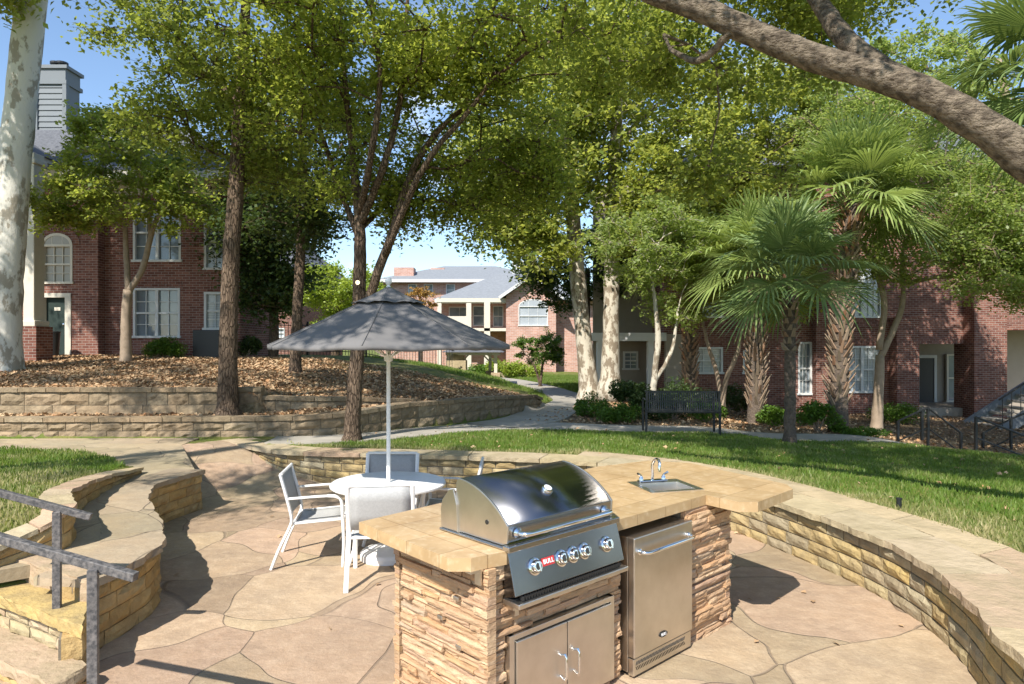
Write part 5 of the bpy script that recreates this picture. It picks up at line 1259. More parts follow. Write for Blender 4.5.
def tree(name, label, trunks, crowns, leafm, barkm, seed, size=.07, per=420, clump=.62, group=None, twig=.01, flat=.6, elong=1.0, droop=0, base=None, sides=10, spread=.35, limbjit=.12, cat='tree'):
    """trunks: list of polylines [(x,y,z,r)..] (first is the bole, others start on it); crowns: [(cx,cy,cz,rx,ry,rz,nclumps)]"""
    rng = np.random.default_rng(seed); rnd = random.Random(seed)
    b0 = trunks[0][0]; t = thing(name, label, cat, (b0[0], b0[1], b0[2]), 0, group)
    tb_ = B(); nodes = []; par = []; trunk_r = []
    for ti, tr in enumerate(trunks):
        c = catmull(tr, 6); c = [np.array([q[0] + rng.normal(0, .004), q[1] + rng.normal(0, .004), q[2], q[3]]) for q in c]
        pts = [tuple(q[:3]) for q in c]; rad = [max(q[3], .004) * (1 + rng.normal(0, .02)) for q in c]
        if ti == 0:
            pts = [(pts[0][0], pts[0][1], pts[0][2] - .4)] + pts; rad = [rad[0] * 1.35] + rad
            rad[1] *= 1.22; 
        tb_.tube(pts, rad, sides)
        last = None
        for i, q in enumerate(c):
            if ti == 0 and i < len(c) * .45: continue
            j = len(nodes); nodes.append(np.array(q[:3])); par.append(last if last is not None else -1); trunk_r.append(q[3]); last = j
    nt0 = len(nodes); centers = []
    for (cx, cy, cz, rx_, ry_, rz__, nc) in crowns:
        k = 0; tries = 0; loc = []
        md = (rx_ * ry_ * rz__ / max(nc, 1)) ** (1 / 3) * .95
        while k < nc and tries < nc * 40:
            tries += 1; d = rng.normal(0, 1, 3); d /= np.linalg.norm(d); r = rng.uniform(.25, 1) ** .5
            p = np.array([cx + d[0] * rx_ * r, cy + d[1] * ry_ * r, cz + d[2] * rz__ * r])
            if loc and np.min(np.linalg.norm(np.array(loc) - p, axis=1)) < md: 
                if tries % 6: continue
            loc.append(p); k += 1
        centers += loc
    if not centers: centers = []
    N0 = np.array(nodes[:nt0]); centers.sort(key=lambda p: np.min(np.linalg.norm(N0 - p, axis=1)))
    plen = [0.0] * nt0; desc = [0.0] * nt0
    for p in centers:
        NA = np.array(nodes); d = np.linalg.norm(NA - p, axis=1) + .25 * np.array(plen) + .9 * np.clip(NA[:, 2] - p[2] + .1, 0, None)
        j = int(np.argmin(d)); q = NA[j]; dist = np.linalg.norm(p - q); m = max(2, int(dist / .45)); prev = j
        bend = rng.normal(0, limbjit * dist * .35, 3); bend[2] -= droop * dist * .3
        for i in range(1, m + 1):
            f_ = i / m; a = q + (p - q) * f_ + bend * math.sin(math.pi * f_) + rng.normal(0, .02, 3) + np.array([0, 0, .12 * dist * math.sin(math.pi * f_)])
            nodes.append(a); par.append(prev); plen.append(plen[prev] + dist / m); desc.append(0); trunk_r.append(None); prev = len(nodes) - 1
    # pipe model
    cnt = [0] * len(nodes); child = set(par)
    for i in range(len(nodes) - 1, nt0 - 1, -1):
        if i not in child: cnt[i] += 1
        if par[i] >= nt0: cnt[par[i]] += cnt[i]
    for i in range(nt0, len(nodes)):
        a = par[i]; r1 = twig * cnt[i] ** .45
        r0 = twig * cnt[a] ** .45 if a >= nt0 else min(r1 * 1.25, (trunk_r[a] or 1) * .8)
        tb_.tube([tuple(nodes[a]), tuple(nodes[i])], [r0, r1], 5 if r0 < .04 else 7, caps=False)
    # twigs and leaves
    LC = []
    for p in centers:
        cr_ = clump * rng.uniform(.7, 1.35)
        nt_ = 9
        for k in range(nt_):
            d = rng.normal(0, 1, 3); d[2] *= flat; d /= np.linalg.norm(d); e = p + d * cr_ * rng.uniform(.6, 1.1); e[2] -= droop * cr_ * .5
            tb_.tube([tuple(p), tuple((p + e) / 2 + np.array([0, 0, .05 * cr_])), tuple(e)], [twig * .7, twig * .45, twig * .2], 3, caps=False)
            m = int(per / nt_ * rng.uniform(.6, 1.4)); f_ = rng.uniform(.25, 1.1, m)[:, None]
            LC.append(p + (e - p) * f_ + rng.normal(0, 1, (m, 3)) * np.array([1, 1, .7]) * cr_ * spread * .55)
    obj('trunk', tb_, barkm, t, smooth=True)
    if LC:
        C = np.concatenate(LC); v, f_ = leaves_mesh(C, rng, size, elong=elong); obj('crown', (v, f_), leafm, t)
    return t
def gz(x, y): return float(terr(x, y))
def TP(u, D): return (u - CX) / F * D
def col(u0, D, pts):
    """trunk through photo points at about distance D: pts = [(u, v, r)]"""
    out = []
    for (u, v, rr) in pts: x, y, z = Q(u, v, D); out.append((x, y, z, rr))
    return out
G1 = 'leafy shade trees on the mulch slope'
# big pale sycamore, far left
D = 16.3
tree('sycamore_tree', 'huge pale barked sycamore trunk at the left edge in front of the brick house', [
    col(0, D, [(4, 372, .43), (4, 340, .37), (7, 280, .345), (12, 200, .34), (21, 100, .33), (32, 0, .32), (46, -100, .27), (54, -180, .2)]),
    col(0, D, [(30, -60, .2), (-40, -160, .15), (-110, -230, .08)]), col(0, D, [(40, -100, .2), (130, -190, .14), (200, -240, .07)])],
    [(-13.0, 14.5, 12.6, 4.6, 3.0, 2.4, 120), (-11.6, 15.5, 10.4, 1.2, .9, .5, 4)], M['lf_syc'], M['sbark'], 1, size=.15, per=300, clump=.95, sides=20)
# T1
D = 12.0
tree('shade_tree', 'straight brown trunk growing between the two retaining walls, left of the umbrella', [
    col(0, D, [(228, 413, .20), (228, 370, .165), (230, 280, .15), (237, 170, .13), (241, 90, .11), (246, 0, .08), (250, -120, .05)]),
    col(0, D, [(240, 110, .07), (200, 60, .05), (150, 20, .02)]), col(0, D, [(241, 90, .07), (290, 30, .05), (330, -20, .02)])],
    [(-4.7, 11.6, 7.3, 2.2, 2.4, 1.6, 62), (-5.7, 12.4, 6.0, 1.2, 1.5, .6, 14), (-4.6, 12.6, 5.4, 1.0, 1.2, .5, 14), (-3.6, 10.6, 9.2, 2.6, 3.0, 1.2, 28)], M['lf_oak'], M['bark'], 2, size=.088, per=300, clump=.60, group=G1)
# T2
D = 16.5
tree('shade_tree', 'slender brown trunk further up the mulch slope, between the big trunk and the umbrella', [
    col(0, D, [(295, 376, .16), (297, 320, .13), (301, 240, .115), (303, 190, .09), (300, 100, .06), (298, 20, .03)]),
    col(0, D, [(302, 225, .06), (285, 180, .05), (262, 140, .02)]), col(0, D, [(302, 215, .06), (325, 170, .05), (345, 140, .02)])],
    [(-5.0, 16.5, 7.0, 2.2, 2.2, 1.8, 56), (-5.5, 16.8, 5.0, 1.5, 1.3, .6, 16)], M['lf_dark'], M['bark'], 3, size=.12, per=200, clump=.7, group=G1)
# T3 elm with many limbs
D = 11.0
tree('elm_tree', 'forked elm behind the umbrella with many rising limbs and a broad green crown', [
    col(0, D, [(352, 441, .15), (354, 400, .125), (358, 340, .115), (360, 255, .10), (359, 215, .085), (352, 150, .06), (345, 80, .04), (340, 0, .02)]),
    [*col(0, D, [(362, 330, .08)]), *col(0, D - .2, [(375, 280, .075), (392, 235, .07), (405, 190, .06), (424, 150, .05), (455, 115, .04), (500, 90, .02)])],
    [*col(0, D, [(360, 225, .06)]), *col(0, D - .6, [(382, 170, .055), (398, 110, .045), (405, 40, .035), (410, -60, .02)])],
    [*col(0, D, [(360, 215, .06)]), *col(0, D - 1.0, [(372, 150, .05), (380, 80, .04), (372, 10, .03), (370, -80, .02)])],
    [*col(0, D - .3, [(385, 255, .05)]), *col(0, D - 1.2, [(425, 165, .045), (470, 110, .035), (505, 60, .02)])],
    [*col(0, D, [(360, 240, .05)]), *col(0, D + .2, [(335, 175, .045), (320, 130, .035), (300, 90, .02)])],
    [*col(0, D, [(359, 230, .05)]), *col(0, D + 1.0, [(400, 190, .045), (440, 160, .03), (480, 150, .015)])]],
    [(-1.0, 9.4, 7.2, 3.1, 2.6, 1.6, 84), (-2.6, 10.8, 6.0, 1.5, 1.4, .9, 28), (.4, 10.6, 6.2, 1.9, 1.5, 1.1, 30), (-.9, 11.4, 4.8, 2.0, 1.0, .6, 38), (-1.3, 11.5, 4.25, 1.0, .6, .3, 9), (-1.2, 10.6, 6.4, .8, .8, .6, 9), (-2.6, 11.4, 4.7, .9, .8, .4, 8)], M['lf_elm'], M['bark'], 4, size=.080, per=290, clump=.56, spread=.4, twig=.012)
# entrance tree by the left house
D = 18.3
tree('ornamental_tree', 'small multi branched tree in front of the left brick house', [
    col(0, D, [(126, 365, .16), (126, 320, .125), (128, 290, .12)]),
    col(0, D, [(128, 292, .085), (142, 270, .08), (150, 240, .07), (160, 215, .05), (190, 205, .03)]),
    col(0, D, [(128, 292, .08), (126, 250, .07), (122, 215, .05), (100, 185, .03)]), col(0, D, [(150, 240, .05), (148, 190, .04), (135, 150, .02)])],
    [(-10.3, 17.6, 6.5, 1.9, 1.5, 1.5, 52), (-10.6, 18, 7.7, 1.3, 1.2, .6, 14), (-11.5, 17.6, 5.6, .9, .9, .5, 10), (-8.6, 17.6, 5.6, 1.0, 1.0, .9, 14)], M['lf_elm'], M['cbark'], 5, size=.11, per=230, clump=.5)
# overhanging thin branch foliage left top : part of T1 via its own tree (behind)
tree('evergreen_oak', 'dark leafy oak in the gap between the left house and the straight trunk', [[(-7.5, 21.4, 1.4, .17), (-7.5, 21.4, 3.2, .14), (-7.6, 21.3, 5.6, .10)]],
    [(-7.6, 21.2, 5.6, 1.5, 1.0, 2.0, 64), (-7.3, 20.8, 3.6, 1.0, .8, .7, 12)], M['lf_dark'], M['bark'], 6, size=.13, per=300, clump=.8)
tree('lime_tree', 'bright yellow green tree glowing in the sun behind the hill fence', [[(-9.4, 36, 1.0, .25), (-9.2, 36, 3, .18), (-9, 36, 5, .1)]],
    [(-9.4, 36, 5.0, 2.7, 2, 1.1, 46), (-8.6, 36, 3.3, 2.0, 1.5, .7, 14)], M['lf_lime'], M['bark'], 7, size=.15, per=260, clump=.75, flat=.35)
tree('orange_tree', 'small tree with orange autumn leaves in front of the far brick house', [[(TP(421, 44), 44, 0, .15), (TP(421, 44), 44, 3, .1)]],
    [(TP(421, 44), 44, 4.6, 1.0, .9, 1.2, 16)], M['lf_orange'], M['bark'], 8, size=.15, per=230, clump=.5)
tree('crape_myrtle', 'round topped small green tree standing alone on the lawn before the centre house', [[(TP(540, 30), 30, gz(TP(540, 30), 30), .07), (TP(543, 30), 30, 1.2, .05), (TP(548, 30), 30, 1.6, .04)], [(TP(540, 30), 30, .3, .06), (TP(535, 30), 30, 1.0, .05), (TP(528, 30), 30, 1.5, .03)]],
    [(TP(541, 30), 30, 1.85, 1.15, 1.0, .62, 26)], M['lf_shrub'], M['bark'], 9, size=.08, per=430, clump=.3)
# two sycamores centre
D = 22
GS = 'mottled sycamores right of the centre path'
tree('sycamore_tree', 'mottled pale sycamore trunk nearest the concrete path, left of the pair', [
    col(0, D, [(590, 396, .36), (585, 350, .27), (578, 280, .25), (572, 200, .23), (571, 120, .19), (575, 20, .13), (578, -60, .08)]),
    col(0, D, [(572, 185, .1), (545, 140, .08), (510, 110, .03)])],
    [(1.2, 21.5, 9.2, 2.6, 2.2, 3.2, 84), (.3, 21.3, 6.3, 1.3, 1.2, .8, 22), (-.5, 21.4, 7.6, 1.6, 1.2, 1.3, 26), (-.1, 21.3, 5.7, 1.1, .9, .6, 12), (1.0, 21, 5.0, .8, .8, .7, 9)], M['lf_syc'], M['mbark'], 10, size=.18, per=170, clump=.8, group=GS, sides=14)
tree('sycamore_tree', 'mottled pale sycamore trunk on the right of the pair, behind the green shrubs', [
    col(0, D - .5, [(610, 388, .33), (611, 330, .26), (612, 250, .24), (614, 180, .21), (618, 100, .17), (622, 10, .11), (625, -60, .07)]),
    col(0, D, [(614, 150, .1), (650, 110, .07), (690, 90, .03)])],
    [(3.7, 21, 9.4, 2.8, 2.4, 3.4, 90), (4.4, 20.6, 5.8, 1.6, 1.4, 1.2, 28)], M['lf_syc'], M['mbark'], 11, size=.18, per=170, clump=.8, group=GS, sides=14)
# live oak limb overhead (trunk outside the frame on the right)
ot = [(7.6, 3.4, .3, .42), (7.2, 3.5, 1.6, .36), (6.2, 4.2, 2.3, .24), (4.9, 4.75, 2.82, .175), (*Q(1050, 172, 5.0), .15), (*Q(1000, 138, 5.05), .135), (*Q(930, 96, 5.15), .118), (*Q(870, 74, 5.3), .11), (*Q(820, 60, 5.4), .108), (*Q(760, 36, 5.5), .105), (*Q(700, 9, 5.6), .10), (*Q(640, -12, 5.7), .085), (*Q(540, -60, 5.9), .05)]
oak = tree('live_oak', 'thick grey oak limb sweeping over the lawn from the top right corner', [ot,
    [(*Q(925, 88, 5.2), .07), (*Q(880, 66, 5.5), .085), (*Q(848, 42, 5.7), .085), (*Q(825, 12, 5.9), .075), (*Q(798, -25, 6.1), .06), (*Q(740, -90, 6.6), .03)],
    [(*Q(735, 28, 5.5), .035), (*Q(700, 60, 5.8), .03), (*Q(670, 50, 6.2), .02)],
    [(7.2, 3.5, 1.6, .3), (8.4, 3.0, 3.4, .22), (9.5, 3.5, 5.0, .1)]],
    [(2.2, 7.6, 5.5, 1.7, 1.3, .7, 30), (3.6, 7.6, 6.3, 1.6, 1.3, .45, 18), (1.2, 7.2, 6.2, 1.6, 1.2, .6, 12), (2.5, 8.0, 4.1, .8, .5, .25, 6), (3.6, 4.3, 7.2, 3.4, 1.7, .6, 100), (8, 3.5, 6.5, 2.5, 2.5, 1.4, 20), (4.2, 8.6, 6.9, 1.8, 1.2, .6, 26)],
    M['lf_oak'], M['obark'], 12, size=.07, per=310, clump=.42, twig=.006, sides=16, spread=.5)
# crape myrtles and airy trees at right
GM = 'airy small trees in front of the right apartment building'
D = 16.5
tree('crape_myrtle', 'forked leaning myrtle with pale twisted stems in front of the brick arch, right', [
    col(0, D, [(876, 432, .15), (878, 400, .12), (880, 355, .10)]), col(0, D, [(880, 358, .08), (893, 330, .075), (903, 300, .06), (903, 250, .04), (915, 200, .02)]),
    col(0, D, [(879, 350, .08), (884, 300, .07), (872, 262, .06), (858, 235, .04), (850, 190, .02)])],
    [(9.8, 16.2, 5.4, 2.2, 1.6, 1.3, 60), (11.2, 15.6, 4.4, 1.9, 1.4, .8, 36), (9.0, 16.4, 7.4, 2.4, 1.6, 1.3, 48), (12.4, 15.6, 5.6, 1.6, 1.4, 1.0, 28), (11.8, 15.3, 4.1, 1.9, .9, .7, 40), (9.0, 15.8, 4.0, 1.2, .8, .5, 14), (11.4, 15.2, 3.4, 1.9, .7, .4, 26), (12.6, 15.2, 3.6, 1.0, .7, .4, 12)], M['lf_myr'], M['cbark'], 13, size=.085, per=240, clump=.5, group=GM)
tree('crape_myrtle', 'pale stemmed myrtle behind the left end of the black bench', [
    col(0, 17.5, [(652, 404, .10), (655, 370, .08), (658, 340, .08), (655, 300, .05), (648, 260, .03)]), col(0, 17.5, [(656, 380, .05), (672, 350, .05), (678, 310, .03)])],
    [(3.6, 17.6, 4.6, 1.6, 1.2, 1.2, 36), (4.3, 18, 3.0, 1.0, .8, .5, 8)], M['lf_myr'], M['mbark'], 14, size=.10, per=200, clump=.45, group=GM)
tree('crape_myrtle', 'low arching myrtle with tan stems between the bench and the shaggy palm', [
    col(0, 18.5, [(722, 408, .09), (726, 380, .07), (738, 350, .06), (742, 310, .03)]), col(0, 18.5, [(722, 405, .06), (716, 370, .06), (708, 345, .05), (700, 310, .03)])],
    [(5.6, 18.6, 3.9, 1.6, 1.2, 1.0, 44), (7.4, 18.9, 4.8, 1.5, 1.1, 1.0, 34), (7.0, 18.2, 3.2, 1.3, .8, .7, 22)], M['lf_elm'], M['cbark'], 15, size=.10, per=200, clump=.45, group=GM)
tree('shade_tree', 'tall pale green feathery tree rising behind the palms at the upper right', [[(15.2, 19, -.6, .28), (15, 19, 3, .22), (14.2, 19, 7, .15), (13.6, 19, 10, .08)]],
    [(11.6, 19, 8.2, 2.6, 2, 2.5, 90), (13.8, 18.4, 5.6, 2.0, 1.8, 1.8, 60), (9.2, 20, 9.0, 1.8, 1.5, 1.8, 34)], M['lf_myr'], M['cbark'], 16, size=.12, per=200, clump=.6)
tree('shade_tree', 'leafy tree with yellow green leaves between the sycamores and the palms', [[(5.2, 20, -.1, .22), (5.2, 20, 3, .17), (5.3, 20, 6.5, .1)]],
    [(5.6, 20, 7.0, 2.2, 1.8, 2.1, 74), (7.8, 20.3, 9.0, 2.2, 1.8, 1.8, 56)], M['lf_syc'], M['bark'], 17, size=.13, per=230, clump=.62)
tree('shade_tree', 'shadowy dark tree behind the pair of sycamore trunks', [[(2.9, 27, 0, .25), (2.9, 27, 3, .2), (3, 27, 5, .1)]],
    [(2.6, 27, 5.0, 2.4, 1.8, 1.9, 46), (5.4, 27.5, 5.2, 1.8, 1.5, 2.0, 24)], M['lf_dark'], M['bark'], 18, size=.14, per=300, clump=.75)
# unseen tree added left of the camera to throw dapples on the left paving
tree('shade_tree', 'leafy branches of an unseen tree added over the left lawn for its dapples', [[(-8.5, 4.0, .7, .25), (-8.4, 4.1, 3.5, .2), (-8, 4.3, 6, .14), (-7, 4.6, 8, .08)]],
    [(-8.0, 6.4, 9.6, 3.6, 3.0, 1.3, 84), (-5.2, 2.9, 8.0, 1.9, .95, .7, 26), (-3.2, 2.2, 7.3, 1.3, .8, .4, 17), (-7.4, 3.0, 7.6, 1.4, 1.2, .8, 12)], M['lf_elm'], M['bark'], 19, size=.075, per=210, clump=.5)

tree('shade_tree', 'broad unseen tree added beyond the left frame edge to shade the mulch slope', [[(-15.5, 8.5, .8, .3), (-15.4, 8.5, 4, .24), (-15, 8.6, 7, .16), (-14.4, 8.8, 9.5, .1)]],
    [(-13.2, 9.0, 10, 3.6, 3.0, 1.2, 60)], M['lf_elm'], M['bark'], 20, size=.085, per=260, clump=.62)  # out-of-view tree, added only to cast shade on the left slope

# ------------------------------------------------------------------ palms
def palm(label, u, vb, D, vt, r, rad, nf, seed, fm='frond', boots=True, lean=0, skirt=5, group='fan palms in front of the apartment building', vis=True):
    rng = np.random.default_rng(seed); rnd = random.Random(seed)
    x = TP(u, D); z0 = gz(x, D); zt = H - (vt - HV) / F * D; t = thing('fan_palm', label, 'palm tree', (x, D, z0), 0, group)
    tr = B(); n = 22; pts = []; rr = []
    for i in range(n + 1):
        f_ = i / n; pts.append((x + lean * f_ * f_ + rng.normal(0, .006), D, z0 - .2 + (zt - z0 + .2) * f_)); rr.append(r * (1.25 - .35 * min(1, f_ * 4)) * (1 + rng.normal(0, .05)))
    tr.tube(pts, rr, 12); obj('trunk', tr, M['pbark'], t, smooth=True)
    bt = B(); zb0 = z0 + (zt - z0) * (.12 if boots else .6); k = 0; z = zb0
    while z < zt + .1:
        for q in range(5):
            a = 2 * math.pi * q / 5 + k * .62 + rng.normal(0, .1); d = Vector((math.cos(a), math.sin(a), 0)); s = Vector((-d.y, d.x, 0)); f_ = (z - z0) / (zt - z0)
            c = Vector((x + lean * f_ * f_, D, z)); l = rng.uniform(.12, .26) * (1.2 if boots else .6); o = r * .8; w = .045; tilt = rng.uniform(.35, .8); sd = s * rng.uniform(-.06, .06)
            tip = c + d * (o + l * tilt) + Vector((0, 0, l)) + sd
            bt.hexa([tuple(c + d * o - s * w), tuple(c + d * (o + .03) - s * w * .8), tuple(c + d * (o + .03) + s * w * .8), tuple(c + d * o + s * w), tuple(tip - s * w * .5), tuple(tip + d * .02 - s * w * .4), tuple(tip + d * .02 + s * w * .4), tuple(tip + s * w * .5)])
        z += .09 if boots else .12; k += 1
    obj('boots', bt, M['boot'], t)
    top = Vector((x + lean, D, zt))
    for i in range(nf):
        az = 2.399963 * i + rng.normal(0, .15); el = R(84) - R(100) * (i / nf) ** 1.05 + rng.normal(0, .08)
        hd = Vector((math.cos(az), math.sin(az), 0)); d0 = hd * math.cos(el) + Vector((0, 0, math.sin(el)))
        pl = rad * rng.uniform(.42, .58); fl = rad * rng.uniform(.48, .62); b = B()
        p1 = top + d0 * pl * .5 + Vector((0, 0, .02)); p2 = top + d0 * pl + Vector((0, 0, -.10 * pl * math.cos(el)))
        b.tube([tuple(top), tuple(p1), tuple(p2)], [.018, .012, .009], 4)
        dd = (p2 - p1).normalized(); dd = (dd + Vector((0, 0, -.25))).normalized(); sv = dd.cross(Vector((0, 0, 1)))
        if sv.length < .1: sv = Vector((1, 0, 0))
        sv.normalize(); nv_ = sv.cross(dd).normalized(); nb = 38
        for q in range(nb):
            a = R(-118 + 236 * q / (nb - 1)) + rng.normal(0, .015); ln_ = fl * (1 - .25 * abs(a) / R(118)) * rng.uniform(.9, 1.06)
            e = dd * math.cos(a) + sv * math.sin(a) + nv_ * (.28 * abs(math.sin(a)) - .05); e.normalize(); wv = e.cross(nv_).normalized(); w = .016 * rad / 1.3
            m1 = p2 + e * ln_ * .5; droop_ = rng.uniform(.06, .38) * ln_
            m2 = p2 + e * ln_ * .8 + Vector((0, 0, -droop_ * .35)); m3 = p2 + e * ln_ + Vector((0, 0, -droop_))
            o = len(b.v); f2 = nv_ * w * .5
            b.v += [tuple(p2), tuple(m1 - wv * w + f2), tuple(m1), tuple(m1 + wv * w + f2), tuple(m2 - wv * w * .7), tuple(m2), tuple(m2 + wv * w * .7), tuple(m3)]
            b.f += [(o, o + 2, o + 1), (o, o + 3, o + 2), (o + 1, o + 2, o + 5, o + 4), (o + 2, o + 3, o + 6, o + 5), (o + 4, o + 5, o + 7), (o + 5, o + 6, o + 7)]
        obj('frond', b, M[fm], t)
    return t
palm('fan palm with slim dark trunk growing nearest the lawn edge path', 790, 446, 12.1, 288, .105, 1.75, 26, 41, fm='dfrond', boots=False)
palm('fan palm with a shaggy boot covered trunk between bench and dark palm', 756, 415, 17, 268, .20, 2.2, 26, 42)
palm('tallest fan palm with reddish upper trunk in front of the tall window', 838, 432, 15, 205, .19, 2.2, 32, 43, lean=.35)
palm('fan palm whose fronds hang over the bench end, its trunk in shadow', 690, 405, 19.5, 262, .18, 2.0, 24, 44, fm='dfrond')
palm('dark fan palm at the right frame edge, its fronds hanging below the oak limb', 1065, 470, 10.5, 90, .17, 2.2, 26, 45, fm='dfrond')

# ------------------------------------------------------------------ shrubs
def shrub(name, label, x, y, r, h, m, seed, size=.05, n=2600, group=None, lobes=9, cat='shrub'):
    rng = np.random.default_rng(seed); z = gz(x, y); t = thing(name, label, cat, (x, y, z), 0, group); C = []; s = B()
    for k in range(lobes):
        a = rng.uniform(0, 2 * math.pi); q = rng.uniform(0, .75) ** .5 * r; c = np.array([x + q * math.cos(a), y + q * math.sin(a), z + h * rng.uniform(.35, .8) * (1 - .25 * q / r)])
        rr = r * rng.uniform(.3, .5); d = rng.normal(0, 1, (n // lobes, 3)); d /= np.linalg.norm(d, axis=1)[:, None]
        C.append(c + d * np.array([rr, rr, min(rr, h * .4)]) * rng.uniform(.45, 1.1, (n // lobes, 1)))
        s.tube([(x, y, z - .05), tuple((c + np.array([x, y, z])) / 2), tuple(c)], [.02, .014, .008], 4)
    C = np.concatenate(C); C = C[C[:, 2] > z + .01]; v, f_ = leaves_mesh(C, rng, size, elong=1.3); obj('foliage', (v, f_), m, t); obj('stems', s, M['cbark'], t); return t
shrub('round_bush', 'clipped round bright green bush under the left house windows', TP(166, 19.8), 19.8, .55, .62, M['lf_shrub'], 51, .05, 5000)
shrub('shrub', 'tall dark evergreen shrub right of the sycamore trunks', TP(630, 15.6), 15.6, .50, 1.15, M['lf_dark'], 52, .06, 5200)
shrub('shrub', 'bright leafy ground shrub at the foot of the dark evergreen', TP(612, 14.9), 14.9, .55, .42, M['lf_shrub'], 53, .05, 3200)
shrub('shrub', 'broad dark hedge shrub rising behind the bench', TP(672, 16), 16, .9, .95, M['lf_dark'], 54, .06, 5200)
shrub('shrub', 'lime green feathery shrub behind the right end of the bench', TP(709, 15.2), 15.2, .42, .8, M['lf_shrub'], 55, .05, 3600)
shrub('shrub', 'yellow green low plant left of the bench foot', TP(592, 15.8), 15.8, .45, .5, M['lf_shrub'], 56, .05, 2400)
shrub('shrub', 'spiky green shrub between the two dark palm trunks', TP(818, 14.6), 14.6, .45, .75, M['lf_shrub'], 57, .06, 3000)
shrub('shrub', 'low bush right below the slim palm trunk', TP(775, 16.5), 16.5, .4, .6, M['lf_shrub'], 58, .06, 2200)
shrub('shrub', 'low green plant bordering the path under the tallest palm', TP(860, 14.4), 14.4, .5, .22, M['lf_shrub'], 59, .05, 2400)
shrub('shrub', 'small dark shrub at the corner of the left house behind the brown trunk', TP(245, 21), 21, .5, .8, M['lf_dark'], 60, .07, 2600)
shrub('shrub', 'pale green hedge bush in front of the far centre house, left', TP(505, 40), 40, 1.0, 1.1, M['lf_lime'], 61, .12, 2200)
shrub('shrub', 'second pale hedge bush in front of the far centre house, nearer the small tree', TP(524, 41), 41, 1.0, .9, M['lf_lime'], 62, .12, 2000)
shrub('shrub', 'long low hedge at the foot of the far house porch', TP(478, 42), 42, 1.2, .8, M['lf_shrub'], 63, .12, 2200)
shrub('shrub', 'dark spreading shrub below the small window behind the bench palms', TP(735, 20.5), 20.5, .8, .9, M['lf_dark'], 64, .07, 3600)
shrub('shrub', 'low dark green plants left of the brick porch opening', TP(893, 21.5), 21.5, .8, .7, M['lf_shrub'], 65, .06, 3200)
# stuff: grass blades, ivy, dry leaves
def scatter(n, poly, rng, clumpy=0):
    xs = [p[0] for p in poly]; ys = [p[1] for p in poly]; x = rng.uniform(min(xs), max(xs), n * 3); y = rng.uniform(min(ys), max(ys), n * 3); k = inpoly(x, y, poly); return x[k][:n], y[k][:n]
PATHS_ = []
def grass(name, label, n, poly, seed, h=.045, dryf=None, avoid=()):
    rng = np.random.default_rng(seed); x, y = scatter(n, poly, rng); k = ~(inpoly(x, y, PATIO) | inpoly(x, y, WALK)); x, y = x[k], y[k]
    for a in avoid: q = ~inpoly(x, y, a); x, y = x[q], y[q]
    z = terr(x, y); n = len(x); hh = h * rng.uniform(.5, 1.35, n) * (1 + .3 * wob(x, y, 2.9)); a = rng.uniform(0, 2 * math.pi, n); w = hh * .10 + .0022; ln_ = rng.uniform(.1, .7, n)
    dx, dy = np.cos(a), np.sin(a); la = rng.uniform(0, 2 * math.pi, n); lx_, ly2 = np.cos(la) * hh * ln_, np.sin(la) * hh * ln_
    v = np.empty((n, 4, 3)); v[:, 0] = np.stack([x - dx * w, y - dy * w, z - .005], 1); v[:, 1] = np.stack([x + dx * w, y + dy * w, z - .005], 1)
    v[:, 2] = np.stack([x + lx_ * .5 + dx * w * .6, y + ly2 * .5 + dy * w * .6, z + hh * .65], 1); v[:, 3] = np.stack([x + lx_, y + ly2, z + hh], 1)
    o = obj(name, (v.reshape(-1, 3), np.arange(n * 4).reshape(n, 4)), M['grass'], kind='stuff'); settag(o, label, 'grass')
    dry = np.clip((dryf(x, y) if dryf else 0 * x) + .14 * wob(x, y, 1.7) + .1 * wob(y, x, 4.3) + rng.normal(0, .18, n), 0, 1); at = o.data.attributes.new('dry', 'FLOAT', 'POINT'); at.data.foreach_set('value', np.repeat(dry, 4).astype(np.float32)); return o
ringout = [RING.at(t, -.78)[:2] for t in np.linspace(0, 9.5, 40)] + [RING.at(t, -.5)[:2] for t in np.linspace(9.6, RING.len - .8, 40)]
ro_ = np.array(ringout)
def ring_dist(x, y): return np.min(np.hypot(x[:, None] - ro_[None, :, 0], y[:, None] - ro_[None, :, 1]), axis=1)
def wob(x, y, s=1.0): return np.sin(x * 2.1 * s + 1.3 * np.sin(y * 1.7 * s)) * np.sin(y * 2.6 * s + 1.1 * np.sin(x * 1.3 * s))
LAWN = ringout + [(-3.2, 10.5), (-2.2, 11.0), (-1.2, 11.9), (-.3, 12.9), (1, 13.0), (6, 12.95), (9.8, 12.75), (13, 12.4), (13, 1), (3.6, 1)]
grass('lawn_grass', 'mown sunlit green lawn between the patio wall and the path', 230000, LAWN, 71, .045, lambda x, y: np.clip(.85 - (ring_dist(x, y)) / (.35 + .75 * (x > 2.6) * (y < 7.2)), 0, .95) + .16 * wob(x, y))
LL = [LOUT.at(t, .19)[:2] for t in np.linspace(0, LOUT.len, 30)] + [(-5.4, 9.2), (-6.2, 9.8), (-8, 10.1), (-12, 10.2), (-12, 3), (-4.5, 3)]
grass('lawn_grass', 'small left lawn with dry straw patches above the amber kerb wall', 90000, LL, 72, .045, lambda x, y: .9 - .85 * sstep((y - 7.0) / 1.0) + .3 * wob(x, y))
FAR1 = [(.9, 19.3), (2, 24), (1.4, 30), (-.6, 38), (-4.2, 40), (-7, 33), (-3, 26), (-.8, 20)]
grass('lawn_grass', 'distant bright lawn around the small shelter and round tree', 60000, [(-9, 31), (-1, 21), (1.2, 21), (1.2, 27), (-2, 42), (-9, 42)], 73, .08)
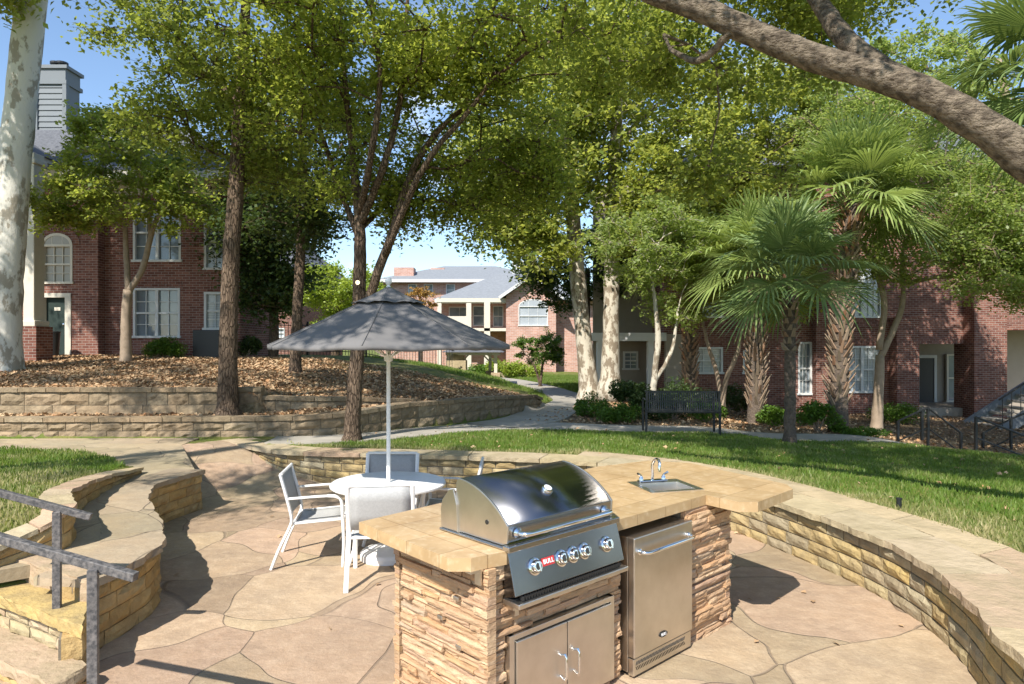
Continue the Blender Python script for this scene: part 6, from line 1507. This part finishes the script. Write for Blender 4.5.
grass('lawn_grass', 'sunny far lawn between the curved path and the centre house', 50000, [(2.6, 25), (2.0, 30), (.3, 38), (-2, 45), (8, 45), (6, 30)], 74, .08)
def litter(name, label, n, poly, seed, size=.06, avoid=()):
    rng = np.random.default_rng(seed); x, y = scatter(n, poly, rng); k = ~(inpoly(x, y, PATIO) | inpoly(x, y, WALK)) & (rng.uniform(-.9, 1.6, len(x)) < 1.0 + wob(x, y, 1.1) + .5 * wob(y, x, 2.7)); x, y = x[k], y[k]
    if avoid: 
        for a in avoid: q = ~inpoly(x, y, a); x, y = x[q], y[q]
    C = np.stack([x, y, terr(x, y) + rng.uniform(.005, .04, len(x))], 1); v, f_ = leaves_mesh(C, rng, size * rng.choice([.5, .8, 1.0, 1.5], len(C)), up=1.0); o = obj(name, (v, f_), M['litter'], kind='stuff'); settag(o, label, 'dry leaves'); return o
HB = [tuple(p + np.array([0, .3])) for p in _r1] + [(.5, 19), (-2.5, 20), (-6, 21.2), (-16, 21)]
litter('leaf_litter', 'brown dry leaves covering the mulch slope on the left', 80000, HB, 81, .065)
litter('leaf_litter', 'brown dry leaves on the planting bed below the palms', 22000, BED1, 82, .07)
litter('fallen_leaves', 'few dry leaves lying on the lawn and path', 420, [(-4, 10.5), (-1, 13.5), (9, 13.5), (9, 7), (4, 5), (3, 9)], 83, .06)
rng = np.random.default_rng(9); x = rng.uniform(-3, 2.9, 34); y = rng.uniform(4.6, 9, 34); C = np.stack([x, y, patio_z(x, y) + .012], 1); v, f_ = leaves_mesh(C, rng, .055, up=3)
o = obj('fallen_leaves', (v, f_), M['litter'], kind='stuff'); settag(o, 'scattered dry leaves on the stamped patio', 'dry leaves')
# distant tree belt
for i, (u, D, h, m) in enumerate([(-60, 48, 9, 'lf_dark'), (180, 60, 9, 'lf_dark'), (330, 66, 7, 'lf_elm'), (560, 75, 8, 'lf_elm'), (660, 60, 10, 'lf_dark'), (760, 52, 12, 'lf_elm'), (900, 50, 13, 'lf_dark'), (1020, 46, 13, 'lf_elm'), (1150, 50, 12, 'lf_dark')]):
    lab = ['far dark tree beyond the left frame edge', 'far dark tree above the small windowed brick house', 'far green tree behind the bright lime tree', 'far tree behind the centre house gable', 'far dark tree beyond the sycamore pair',
           'far tall tree above the apartment roof, left', 'far dark tall tree above the apartment roof, middle', 'far tall green tree above the apartment roof, right', 'far dark tree beyond the right frame edge'][i]
    x = TP(u, D); tree('background_tree', lab, [[(x, D, -.5, .4), (x, D, h * .4, .3), (x, D, h * .8, .15)]], [(x, D, h * .68, 3.6, 3, h * .34, 26)], M[m], M['bark'], 100 + i, size=.34, per=240, clump=1.5, group='distant trees beyond the houses', sides=6, twig=.03)
